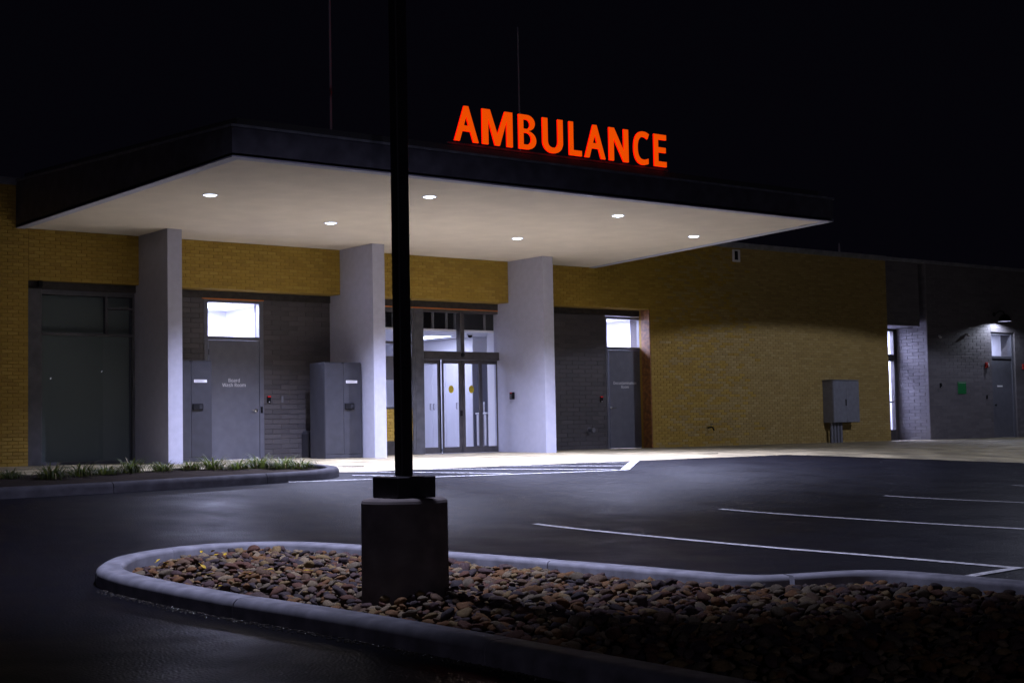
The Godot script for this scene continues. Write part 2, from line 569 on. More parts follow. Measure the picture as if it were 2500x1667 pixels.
var yellow := [Color(0.43, 0.275, 0.034), Color(0.45, 0.292, 0.04), Color(0.41, 0.258, 0.03), Color(0.44, 0.28, 0.034), Color(0.48, 0.315, 0.05), Color(0.38, 0.236, 0.03)]
var pale := [Color(0.40, 0.285, 0.095), Color(0.42, 0.30, 0.10), Color(0.38, 0.268, 0.088), Color(0.41, 0.29, 0.095), Color(0.45, 0.33, 0.125), Color(0.35, 0.245, 0.08)]  # paler copy of the same brick: washed-out look under the lot lamp put in colour
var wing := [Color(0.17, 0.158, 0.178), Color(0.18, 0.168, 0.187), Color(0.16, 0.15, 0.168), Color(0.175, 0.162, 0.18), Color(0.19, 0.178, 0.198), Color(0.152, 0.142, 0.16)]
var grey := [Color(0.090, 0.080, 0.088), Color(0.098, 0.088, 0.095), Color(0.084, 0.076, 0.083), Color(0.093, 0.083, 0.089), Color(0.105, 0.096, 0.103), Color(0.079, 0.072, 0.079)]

# ---------------------------------------------------------------- lights
func spot(called: String, at: Vector3, aim: Vector3, angle: float, soft: float, energy: float, c: Color, size := 0.05, parent: Node = self) -> SpotLight3D:
	var l := SpotLight3D.new()
	l.name = called
	l.light_color = c
	l.light_energy = energy
	l.spot_angle = angle
	l.spot_angle_attenuation = soft
	l.spot_range = 60.0
	l.spot_attenuation = 2.0
	l.light_size = size
	l.shadow_enabled = true
	parent.add_child(l, true)
	l.look_at_from_position(at, at + aim, Vector3.FORWARD if absf(aim.normalized().y) > 0.9 else Vector3.UP)
	return l

func area(at: Vector3, w: float, d: float, energy: float, c: Color) -> void:       # faces down
	var l := AreaLight3D.new()
	l.name = numbered("ceiling_lamp_light")
	l.area_size = Vector2(w, d)
	l.light_energy = energy
	l.light_color = c
	l.shadow_enabled = true
	l.rotation_degrees = Vector3(-90, 0, 0)
	l.position = at
	add_child(l, true)

# ================================================================ the scene
func _ready() -> void:
	rng.seed = 7
	cam = Camera3D.new()
	cam.name = "camera"
	cam.fov = rad_to_deg(2.0 * atan(833.5 / 3676.2))
	cam.position = Vector3(-8.343, 0.456, 27.256)
	cam.rotation_degrees = Vector3(3.45, -38.106, -1.09)
	cam.near = 0.1
	cam.far = 400.0
	cam.current = true
	add_child(cam)
	var sky := ProceduralSkyMaterial.new()
	sky.sky_top_color = lin(0.0011, 0.0010, 0.0021)
	sky.sky_horizon_color = lin(0.0014, 0.0012, 0.0026)
	sky.sky_curve = 0.2
	sky.ground_bottom_color = lin(0.0006, 0.0006, 0.0008)
	sky.ground_horizon_color = lin(0.0012, 0.0011, 0.002)
	sky.sun_angle_max = 0.0
	var env := Environment.new()
	env.background_mode = Environment.BG_SKY
	env.sky = Sky.new()
	env.sky.sky_material = sky
	env.background_energy_multiplier = 1.0
	env.tonemap_mode = Environment.TONE_MAPPER_LINEAR
	env.tonemap_exposure = 1.0
	env.sdfgi_enabled = true
	env.ssao_enabled = true
	env.ssil_enabled = true
	var we := WorldEnvironment.new()
	we.name = "night"
	we.environment = env
	add_child(we)

	make_materials()
	make_profile()
	make_brick_mesh()
	ground()
	building()
	right_wing()
	canopy()
	downlights()
	sign_letters()
	lot_lamps()
	wall_lamp()
	cabinets()
	fittings()
	vestibule_things()
	island()
	planter()
	lamp_post()
	roof_rods()

# ---------------------------------------------------------------- ground, apron, lines
func ground() -> void:
	var g := sheet(func(_z): return Vector2(-70.0, 90.0), -0.5, 60.0, GSTEP, 20, 0.0)
	g.quad(Vector3(-70, 0, -60), Vector3(-70, 0, -0.5), Vector3(90, 0, -0.5), Vector3(90, 0, -60))
	struct("asphalt_ground", g, M.asphalt, "dark damp asphalt of the lot in front of the building")
	# concrete apron: from the facade out to the asphalt
	var edge := func(x: float) -> float:
		if x < 3.2: return 5.3
		if x < 4.6: return lerpf(5.3, 6.32, (x - 3.2) / 1.4)
		if x < 15.6: return lerpf(6.32, 5.95, (x - 4.6) / 11.0)
		return minf(5.95 + (x - 15.6) * 1.28, 24.0)
	var a := Geo.new()
	var x := -30.0
	while x < 60.0:
		var step := 0.35 if x > 2.5 and x < 30.0 else 1.5
		var xb := x + step
		var ea: float = edge.call(x); var eb: float = edge.call(xb)
		var k := ceili(maxf(ea, eb) / GSTEP)
		for i in range(-3, k):
			var z0 := i * GSTEP; var z1 := (i + 1) * GSTEP
			var a0 := minf(z0, ea); var a1 := minf(z1, ea); var b0 := minf(z0, eb); var b1 := minf(z1, eb)
			var P := [gpos(x, a0, 0.005), gpos(x, a1, 0.005), gpos(xb, b1, 0.005), gpos(xb, b0, 0.005)]
			var N := [gnorm(x, a0), gnorm(x, a1), gnorm(xb, b1), gnorm(xb, b0)]
			if a1 > a0 or b1 > b0:
				a.tri_n(P[0], P[1], P[2], N[0], N[1], N[2])
				a.tri_n(P[0], P[2], P[3], N[0], N[2], N[3])
		x = xb
	struct("concrete_apron", a, M.apron_concrete, "pale concrete apron under the canopy along the facade")
	# hatched no-stopping area before the apron
	struct("hatch_border_line", stripe(Vector2(2.9, 7.45), Vector2(9.5, 7.74), 0.05, 0.006), M.line_paint, "thin white border line of the hatched area beside the asphalt")
	struct("hatch_end_line", stripe(Vector2(11.26, 6.02), Vector2(9.47, 7.68), 0.15, 0.009), M.line_paint, "broad slanted white line closing the hatched area")
	for s in [[9.64, 6.09, 10.62, 6.53], [7.9, 6.22, 10.0, 7.12], [6.24, 6.32, 9.3, 7.68], [4.75, 6.36, 7.0, 7.58], [4.36, 6.9, 5.3, 7.5]]:
		struct("hatch_line", stripe(Vector2(s[0], s[1]), Vector2(s[2], s[3]), 0.045, 0.012), M.line_paint, "slanted white stripe of the hatched area next to the apron")
	# stall lines running away from the camera's right
	for s in [[3.18, 19.56], [6.38, 19.4], [9.87, 19.0], [13.15, 19.0], [16.4, 19.0]]:
		struct("parking_line", stripe(Vector2(s[0], 12.95), Vector2(s[0], s[1]), 0.1, 0.006), M.line_paint, "white painted stall line on the dark asphalt")
	struct("parking_end_line", stripe(Vector2(3.22, 19.60), Vector2(1.66, 19.68), 0.1, 0.009), M.line_paint, "short white line from the stall line to the island kerb")
	# narrow drain slots in the apron
	for s in [[14.33, 4.63, 0.45, 0.9], [5.35, 4.94, 0.45, 0.7]]:
		var d := Geo.new()
		var c := gpos(s[0], s[1], 0.004)
		for i in 9:
			d.tbox(Transform3D(Basis(), c + Vector3(i * 0.035, 0, i * 0.025)), Vector3(0.02, 0.012, 0.2), 0.003)
		d.tbox(Transform3D(Basis.from_euler(Vector3(0, -0.62, 0)), c + Vector3(0.14, -0.002, 0.1)), Vector3(0.42, 0.01, 0.03), 0.002)
		tag(obj("drain_grate", d, M.black_plastic), "small dark drain grate in the pale apron " + ("before the wall with the hose tap" if s[0] > 10.0 else "near the rounded end of the planted bed"), "drain grate", "drain grates in the apron")

# ---------------------------------------------------------------- building
var hall: Node3D

func wall_box(called: String, x0: float, x1: float, y0: float, y1: float, z0: float, z1: float, m: Material) -> MeshInstance3D:
	return obj(called, bx(x0, x1, y0, y1, z0, z1), m, hall)

func frame(parent: Node, called: String, x0: float, x1: float, y0: float, y1: float, z0: float, z1: float, w: float, m: Material, bottom := -1.0) -> void:
	var b := w if bottom < 0.0 else bottom
	var g := Geo.new()
	g.box(x0, x0 + w, y0, y1, z0, z1, 0.004)
	g.box(x1 - w, x1, y0, y1, z0, z1, 0.004)
	g.box(x0 + w, x1 - w, y1 - w, y1, z0 + 0.002, z1 - 0.002, 0.004)
	if b > 0.0: g.box(x0 + w, x1 - w, y0, y0 + b, z0 + 0.002, z1 - 0.002, 0.004)
	obj(called, g, m, parent)

func building() -> void:
	hall = thing("hospital_building", "long flat-roofed hospital wing of mustard brick with grey block doorway recesses", "building")
	var zb := -0.012           # the mortar face behind the brick faces
	# mustard brick fields
	var w1 := wall_box("wall", -14.0, 1.71, -0.3, 5.20, -0.42, zb, M.mortar)
	bricks(w1, face(-6.0, 0, 0), 7.71, 5.2, 0.2032, 0.0667, yellow, [], 101)
	var w2 := wall_box("wall", 1.71, 17.42, 3.435, 5.20, -0.42, zb, M.mortar)
	bricks(w2, face(1.71, 3.435, 0), 15.71, 1.765, 0.2032, 0.0679, yellow, [], 102)
	var w3 := wall_box("wall", 17.42, 26.75, -0.3, 5.20, -0.42, zb, M.mortar)
	bricks(w3, face(17.42, 0, 0), 9.33, 5.2, 0.2032, 0.0667, pale, [], 103, 300, "brick", yellow)
	# parapet cap, roof, back
	var cap := Geo.new()
	cap.box(-14.1, 26.76, 5.2, 5.315, -0.46, 0.035, 0.01)
	cap.box(-14.1, 26.76, 5.17, 5.2, 0.012, 0.03)
	obj("parapet_cap", cap, M.coping_metal, hall)
	wall_box("roof", -14.0, 42.0, 4.9, 5.05, -18.0, -0.43, M.roofing)
	wall_box("back_wall", -14.0, 42.0, -0.2, 5.2, -18.3, -18.0, M.grey_mortar)
	wall_box("end_wall", -14.3, -14.0, -0.2, 5.2, -18.3, -0.02, M.mortar)
	# steel lintels and the orange joint over the door frames
	wall_box("lintel", 3.9, 17.42, 3.285, 3.434, -0.62, -0.40, M.steel_lintel)
	wall_box("soffit_strip", 3.9, 17.42, 3.434, 3.46, -0.62, -0.43, M.steel_lintel)
	for s in [[5.42, 6.82], [8.75, 13.2]]:
		obj("sealant_joint", bx(s[0], s[1], 3.262, 3.286, -0.60, -0.398), M.sealant_orange, hall)
	# grey block infill of the recess
	var i := 0
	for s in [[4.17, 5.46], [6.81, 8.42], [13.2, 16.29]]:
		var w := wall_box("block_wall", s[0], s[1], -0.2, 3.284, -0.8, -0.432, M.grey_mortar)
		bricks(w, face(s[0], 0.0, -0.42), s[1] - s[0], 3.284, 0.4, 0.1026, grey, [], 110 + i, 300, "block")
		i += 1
	wall_box("infill", 17.465, 17.52, -0.2, 3.284, -0.8, -0.425, M.grey_mortar)
	# brown jamb at the right of the recess
	obj("jamb_panel", bx(17.385, 17.419, 0.0, 3.434, -0.31, -0.003, 0.004), M.jamb_brown, hall)
	hinged_door(5.46, 6.81, true, "grey steel door lettered Board Wash Room", ["Board", "Wash Room"], 6.13)
	hinged_door(16.29, 17.465, false, "grey steel door beside the brown jamb", ["Decontamination", "Room"], 16.90)
	left_window()
	sliding()
	sidelight()
	# room boxes behind the lit panes
	room(4.9, 7.5, -0.82, -3.4, 3.3, M.interior_white)
	room(15.4, 18.3, -0.82, -3.4, 3.3, M.interior_white)
	room(1.6, 4.6, -0.44, -3.2, 3.4, M.dark_room, 3.9)
	# the vestibule shell
	var fl := obj("interior_floor", bx(8.0, 16.0, -0.12, -0.002, -6.0, -0.5), M.interior_floor, hall)
	fl.position.y = 0.006
	var wl := Geo.new()
	wl.box(8.0, 16.0, 0, 3.4, -6.1, -6.0)
	wl.box(8.0, 8.7, 0, 3.4, -6.0, -0.82)
	wl.box(15.3, 15.39, 0, 3.4, -6.0, -0.82)
	wl.box(13.1, 13.19, 0.005, 2.79, -1.05, -0.56)
	wl.box(13.19, 15.3, 0.005, 3.4, -0.9, -0.82)
	wl.box(13.42, 14.0, 2.22, 2.78, -5.9, -2.05)
	obj("interior_wall", wl, M.interior_white, hall)
	obj("interior_ceiling", bx(8.7, 15.3, 2.79, 2.83, -6.0, -0.62), M.interior_white, hall)
	var pl := Geo.new()
	pl.box(8.0, 16.0, 3.4, 3.45, -6.0, -0.45)
	pl.box(8.7, 15.3, 2.85, 3.39, -1.5, -1.45)
	obj("plenum_panel", pl, M.interior_dark, hall)
	for x in [9.4, 10.2, 11.28, 11.66, 11.9, 12.75]:
		obj("ceiling_stud", bx(x, x + 0.03, 2.835, 3.395, -0.72, -0.66), M.stud_steel, hall)

func room(x0: float, x1: float, z0: float, z1: float, h: float, m: Material, open_to := -1.0) -> void:   # z0 near, z1 far
	var g := Geo.new()
	g.box(x0 - 0.1, x0, -0.05, h, z1, z0)
	g.box(x1, x1 + 0.1, -0.05, h, z1, z0)
	g.box(x0 - 0.1, x1 + 0.1, -0.05, h, z1 - 0.1, z1)
	g.box(x0 - 0.1, x1 + 0.1, h, h + 0.08, z1 - 0.1, z0)
	g.box(x0, x1, -0.05, -0.003, z1, z0)
	if open_to > 0.0: g.box(open_to, x1, 0, h, z0 - 0.1, z0 - 0.02)
	obj("room_shell", g, m, hall)

func lettering(parent: Node, lines: Array, at: Vector3, size: float, m: Material, gap := 1.0) -> void:
	for i in lines.size():
		var o := put(text(lines[i], size, 0.002), "lettering", m, parent)
		o.position = at - Vector3(0, i * size * gap, 0)

func hinged_door(x0: float, x1: float, handle_right: bool, label: String, words: Array, tx: float) -> void:
	var z := -0.42
	var d := obj("door", bx(x0 + 0.105, x1 - 0.105 + (0.0 if handle_right else 0.09), 0.012, 2.435, z - 0.05, z - 0.004, 0.004), M.door_paint, hall)
	d.set_meta("label", label)
	var fx1 := x1 if handle_right else x1 + 0.0
	var side := 0.1
	var g := Geo.new()
	var rs := 0.1 if handle_right else 0.02
	if handle_right:
		g.box(x0, x0 + 0.09, 0, 3.262, z - 0.12, z + 0.012, 0.006)
	else:
		g.box(x0, x0 + 0.045, 2.44, 3.262, z - 0.12, z + 0.012, 0.006)
		g.box(x0, x0 + 0.07, 0, 2.44, z - 0.12, z + 0.012, 0.006)
	g.box(fx1 - rs, fx1, 0, 3.262, z - 0.12, z + 0.012, 0.006)
	g.box(x0 + 0.05, fx1 - rs, 2.44, 2.515, z - 0.12, z + 0.010, 0.006)
	g.box(x0 + 0.05, fx1 - rs, 3.205, 3.26, z - 0.12, z + 0.010, 0.006)
	obj("frame", g, M.door_paint, d)
	obj("pane", pane(x0 + 0.05, fx1 - rs, 2.515, 3.205, z - 0.05), M.clear_glass, d)
	var hx := x1 - 0.18 if handle_right else x0 + 0.14
	var hd := Geo.new()
	hd.lathe(PackedVector2Array([Vector2(0, 0), Vector2(0.036, 0), Vector2(0.036, 0.012), Vector2(0.014, 0.016), Vector2(0.014, 0.05), Vector2(0, 0.05)]), Transform3D(Basis.from_euler(Vector3(PI / 2, 0, 0)), Vector3(hx, 1.01, z - 0.004)), 16)
	var s := -1.0 if handle_right else 1.0
	hd.tube(PackedVector3Array([Vector3(hx, 1.01, z + 0.045), Vector3(hx + s * 0.05, 1.012, z + 0.052), Vector3(hx + s * 0.12, 1.008, z + 0.05)]), 0.011, 8)
	obj("handle", hd, M.chrome, d)
	if handle_right: obj("strike", bx(x1 - 0.085, x1 - 0.035, 0.95, 1.08, z + 0.012, z + 0.02, 0.002), M.black_plastic, d)
	for y in [0.25, 1.15, 2.19]:
		var hg := Geo.new()
		var hx2 := x0 + 0.1 if handle_right else x1 - 0.02
		hg.tube(PackedVector3Array([Vector3(hx2, y - 0.06, z + 0.01), Vector3(hx2, y + 0.06, z + 0.01)]), 0.009, 8)
		obj("hinge", hg, M.black_plastic, d)
	lettering(d, words, Vector3(tx, 1.62, z + 0.0), 0.1, M.white_print, 0.95)

func left_window() -> void:
	var z := -0.2
	var w := obj("window", bx(1.712, 1.99, 0.0, 3.29, -0.34, -0.06, 0.01), M.frame_metal, hall)   # broad side post
	w.set_meta("label", "dark full-height window in a grey metal frame")
	var g := Geo.new()
	g.box(1.99, 3.87, 3.2, 3.29, z - 0.08, z + 0.02, 0.005)
	g.box(1.99, 3.87, 2.435, 2.485, z - 0.08, z + 0.03, 0.005)
	g.box(1.99, 3.87, 0.0, 0.06, z - 0.08, z + 0.02, 0.005)
	g.box(3.83, 3.875, 0.06, 3.2, z - 0.08, z + 0.015, 0.005)
	obj("frame", g, M.frame_metal, w)
	obj("mullion", bx(3.275, 3.32, 2.485, 3.2, z - 0.08, z + 0.018, 0.005), M.frame_metal, w)
	obj("mullion", bx(3.32, 3.83, 2.955, 2.99, z - 0.08, z + 0.016, 0.005), M.frame_metal, w)
	obj("lintel", bx(1.712, 3.88, 3.29, 3.434, -0.42, -0.14), M.steel_lintel, w)
	obj("lintel_hook", bx(1.93, 2.0, 3.33, 3.434, -0.13, -0.05), M.black_plastic, w)
	for p in [[1.99, 3.275, 2.485, 3.2], [3.32, 3.83, 2.99, 3.2], [3.32, 3.83, 2.485, 2.955], [1.99, 3.83, 0.06, 2.435]]:
		obj("pane", pane(p[0], p[1], p[2], p[3], z - 0.03), M.tinted_glass, w)
	obj("blind", bx(2.0, 3.84, 0.06, 3.2, z - 0.2, z - 0.17), M.blind_cloth, w)
	wall_box("sill_wall", 1.71, 3.88, -0.3, -0.002, -0.42, -0.02, M.grey_mortar)

func sliding() -> void:
	var z := -0.42
	var d := obj("sliding_door", bx(10.60, 10.84, 0.0, 3.262, z - 0.16, z + 0.02, 0.008), M.frame_metal, hall)      # broad left post
	d.set_meta("label", "four-leaf automatic glass entrance door in a dark frame")
	var g := Geo.new()
	g.box(13.02, 13.17, 0.0, 3.262, z - 0.16, z + 0.015, 0.006)
	g.box(10.84, 13.02, 3.2, 3.26, z - 0.16, z + 0.01, 0.005)
	g.box(11.865, 11.975, 2.31, 3.2, z - 0.16, z + 0.012, 0.005)
	obj("frame", g, M.slider_metal, d)
	obj("header", bx(10.84, 13.02, 2.125, 2.31, z - 0.18, z + 0.035, 0.008), M.slider_metal, d)
	var se := Geo.new()
	se.lathe(PackedVector2Array([Vector2(0, 0.035), Vector2(0.03, 0.03), Vector2(0.052, 0.012), Vector2(0.055, 0.0)]), Transform3D(Basis.from_euler(Vector3(PI / 2, 0, 0)), Vector3(11.9, 2.235, z + 0.035)), 20)
	obj("sensor", se, M.black_plastic, d)
	obj("pane", pane(10.84, 11.865, 2.31, 3.2, z - 0.04), M.clear_glass, d)
	obj("pane", pane(11.975, 13.02, 2.31, 3.2, z - 0.04), M.clear_glass, d)
	for k in 4:
		var xa: float = [10.845, 11.355, 11.905, 12.465][k]
		var xb: float = [11.30, 11.895, 12.44, 13.015][k]
		var zz := z - 0.05 if k == 0 or k == 3 else z - 0.005
		var gl: float = [10.865, 11.39, 11.985, 12.51][k]; var gr: float = [11.26, 11.82, 12.39, 12.93][k]
		var lf := Geo.new()
		lf.box(xa, gl, 0.015, 2.12, zz - 0.04, zz, 0.004)
		lf.box(gr, xb, 0.015, 2.12, zz - 0.04, zz, 0.004)
		lf.box(gl, gr, 2.035, 2.12, zz - 0.038, zz - 0.002, 0.004)
		lf.box(gl, gr, 0.015, 0.15, zz - 0.038, zz - 0.002, 0.004)
		obj("leaf_frame", lf, M.slider_metal, d)
		obj("pane", pane(gl, gr, 0.15, 2.035, zz - 0.02), M.clear_glass, d)
		obj("weather_strip", bx(xb, xb + 0.03, 0.015, 2.12, z - 0.06, z - 0.045), M.black_plastic, d)
	for sx in [11.60, 12.17]:
		var s := Geo.new()
		s.lathe(PackedVector2Array([Vector2(0, 0.003), Vector2(0.072, 0.003), Vector2(0.072, 0.0)]), Transform3D(Basis.from_euler(Vector3(PI / 2, 0, 0)) * Basis.from_scale(Vector3(1, 1, 1.22)), Vector3(sx, 1.455, z - 0.024)), 28)
		var so := obj("sticker", s, M.sticker_yellow, d)
		so.set_meta("label", "round yellow warning sticker on the glass")
		for r in [["AUTOMATIC", 0.052, 0.017], ["CAUTION", 0.022, 0.027], ["DOOR", -0.012, 0.024], ["KEEP CLEAR", -0.04, 0.013]]:
			var o := put(text(r[0], r[2], 0.001), "lettering", M.dark_print, d)
			o.position = Vector3(sx, 1.455 + r[1], z - 0.019)
	obj("lock", bx(11.83, 11.89, 0.85, 0.97, z, z + 0.02, 0.004), M.black_plastic, d)
	obj("threshold", bx(10.84, 13.02, -0.02, 0.012, z - 0.16, z + 0.05, 0.004), M.galvanised, d)

func sidelight() -> void:
	var z := -0.42
	var w := obj("window", bx(8.71, 8.80, 0.0, 3.262, z - 0.14, z + 0.02, 0.006), M.frame_metal, hall)
	w.set_meta("label", "lit side window between the middle fin and the sliding door")
	var g := Geo.new()
	g.box(10.52, 10.60, 0.0, 3.262, z - 0.14, z + 0.015, 0.006)
	g.box(8.80, 10.52, 3.16, 3.26, z - 0.14, z + 0.012, 0.006)
	g.box(8.80, 10.52, 2.46, 2.51, z - 0.14, z + 0.012, 0.006)
	g.box(8.80, 10.52, 1.02, 1.06, z - 0.14, z + 0.012, 0.006)
	obj("frame", g, M.frame_metal, w)
	obj("spandrel", bx(8.80, 10.52, 1.66, 2.18, z - 0.1, z - 0.02), M.door_paint, w)
	for p in [[2.51, 3.16], [2.18, 2.46], [1.06, 1.66]]:
		obj("pane", pane(8.80, 10.52, p[0], p[1], z - 0.05), M.clear_glass, w)
	var low := wall_box("wall", 8.80, 10.52, 0.31, 1.02, z - 0.3, z - 0.012, M.mortar)
	bricks(low, face(8.80, 0.31, z), 1.72, 0.71, 0.2032, 0.071, yellow, [], 140, 40)
	wall_box("base_course", 8.80, 10.52, -0.02, 0.308, z - 0.3, z + 0.01, M.steel_lintel)

func right_wing() -> void:
	# recess with the glass door, then the grey block wing
	var hd := wall_box("wall", 26.76, 28.34, 3.33, 5.2, -1.6, -0.082, M.wing_mortar)
	bricks(hd, face(26.76, 3.33, -0.07), 1.58, 1.87, 0.4, 0.1026, wing, [], 150, 80, "block")
	wall_box("recess_ceiling", 28.34, 28.6, 3.33, 5.2, -1.6, -0.5, M.steel_lintel)
	var wl := wall_box("wall", 28.6, 31.75, -0.2, 5.2, -4.0, -0.007, M.wing_mortar)
	bricks(wl, face(28.6, 0, 0), 3.15, 5.2, 0.4, 0.1, wing, [], 151, 300, "block")
	bricks(wl, Transform3D(Basis(Vector3.BACK, Vector3.UP, Vector3.LEFT), Vector3(28.588, 0, -1.14)), 1.13, 5.2, 0.4, 0.1, wing, [], 152, 120, "return_block")
	var w5 := wall_box("wall", 31.75, 33.0, 3.25, 5.2, -0.5, -0.007, M.wing_mortar)
	bricks(w5, face(31.75, 3.25, 0), 1.25, 1.95, 0.4, 0.1, wing, [], 153, 60, "block")
	var w6 := wall_box("wall", 33.0, 42.0, -0.2, 5.2, -0.5, -0.007, M.wing_mortar)
	bricks(w6, face(33.0, 0, 0), 5.0, 5.2, 0.4, 0.1, wing, [], 154, 60, "block")
	var cap := Geo.new()
	cap.box(26.78, 42.1, 5.2, 5.3, -0.46, 0.03, 0.01)
	obj("parapet_cap", cap, M.coping_metal, hall)
	# glass door in the recess
	var z := -1.14
	var d := obj("glass_door", bx(28.44, 28.588, 0, 3.32, z - 0.12, z + 0.02, 0.006), M.slider_metal, hall)
	d.set_meta("label", "narrow lit glass door deep in the recess")
	var g := Geo.new()
	g.box(26.78, 26.86, 0, 3.32, z - 0.12, z + 0.02, 0.006)
	g.box(26.86, 28.44, 2.36, 2.56, z - 0.12, z + 0.015, 0.006)
	g.box(26.86, 28.44, 3.26, 3.32, z - 0.12, z + 0.015, 0.006)
	g.box(26.86, 28.44, 0.0, 0.32, z - 0.12, z + 0.015, 0.006)
	g.box(27.6, 27.7, 0.32, 2.36, z - 0.12, z + 0.018, 0.006)
	g.box(26.86, 28.44, 1.12, 1.16, z - 0.09, z - 0.02, 0.004)
	obj("frame", g, M.slider_metal, d)
	for p in [[26.86, 28.44, 2.56, 3.26], [26.86, 27.6, 0.32, 2.36], [27.7, 28.44, 0.32, 2.36]]:
		obj("pane", pane(p[0], p[1], p[2], p[3], z - 0.05), M.clear_glass, d)
	obj("handle", bx(28.36, 28.43, 1.2, 1.34, z + 0.015, z + 0.05, 0.008), M.grey_plastic, d)
	room(26.7, 28.55, -1.3, -4.0, 3.3, M.interior_white)
	# the plain door under the wall lamp
	var e := obj("door", bx(31.86, 32.88, 0.01, 2.44, -0.12, -0.075, 0.004), M.door_paint, hall)
	e.set_meta("label", "dark grey door under the round wall lamp")
	var f := Geo.new()
	f.box(31.76, 31.85, 0, 3.24, -0.2, -0.05, 0.005)
	f.box(32.89, 32.99, 0, 3.24, -0.2, -0.05, 0.005)
	f.box(31.85, 32.89, 2.44, 2.52, -0.2, -0.052, 0.005)
	f.box(31.85, 32.89, 3.18, 3.24, -0.2, -0.052, 0.005)
	obj("frame", f, M.door_paint, e)
	obj("pane", pane(31.85, 32.89, 2.52, 3.18, -0.12), M.clear_glass, e)
	obj("label_plate", bx(32.1, 32.38, 1.57, 1.615, -0.075, -0.071), M.white_print, e)
	var k := Geo.new()
	k.lathe(PackedVector2Array([Vector2(0, 0.06), Vector2(0.03, 0.05), Vector2(0.03, 0.03), Vector2(0.012, 0.02), Vector2(0.012, 0)]), Transform3D(Basis.from_euler(Vector3(PI / 2, 0, 0)), Vector3(31.95, 1.01, -0.075)), 14)
	obj("handle", k, M.black_plastic, e)
	room(31.6, 33.2, -0.55, -3.5, 3.3, M.interior_white)

# ---------------------------------------------------------------- canopy
const SOF := 4.386
const LAMP := Color(0.82, 0.84, 1.0)

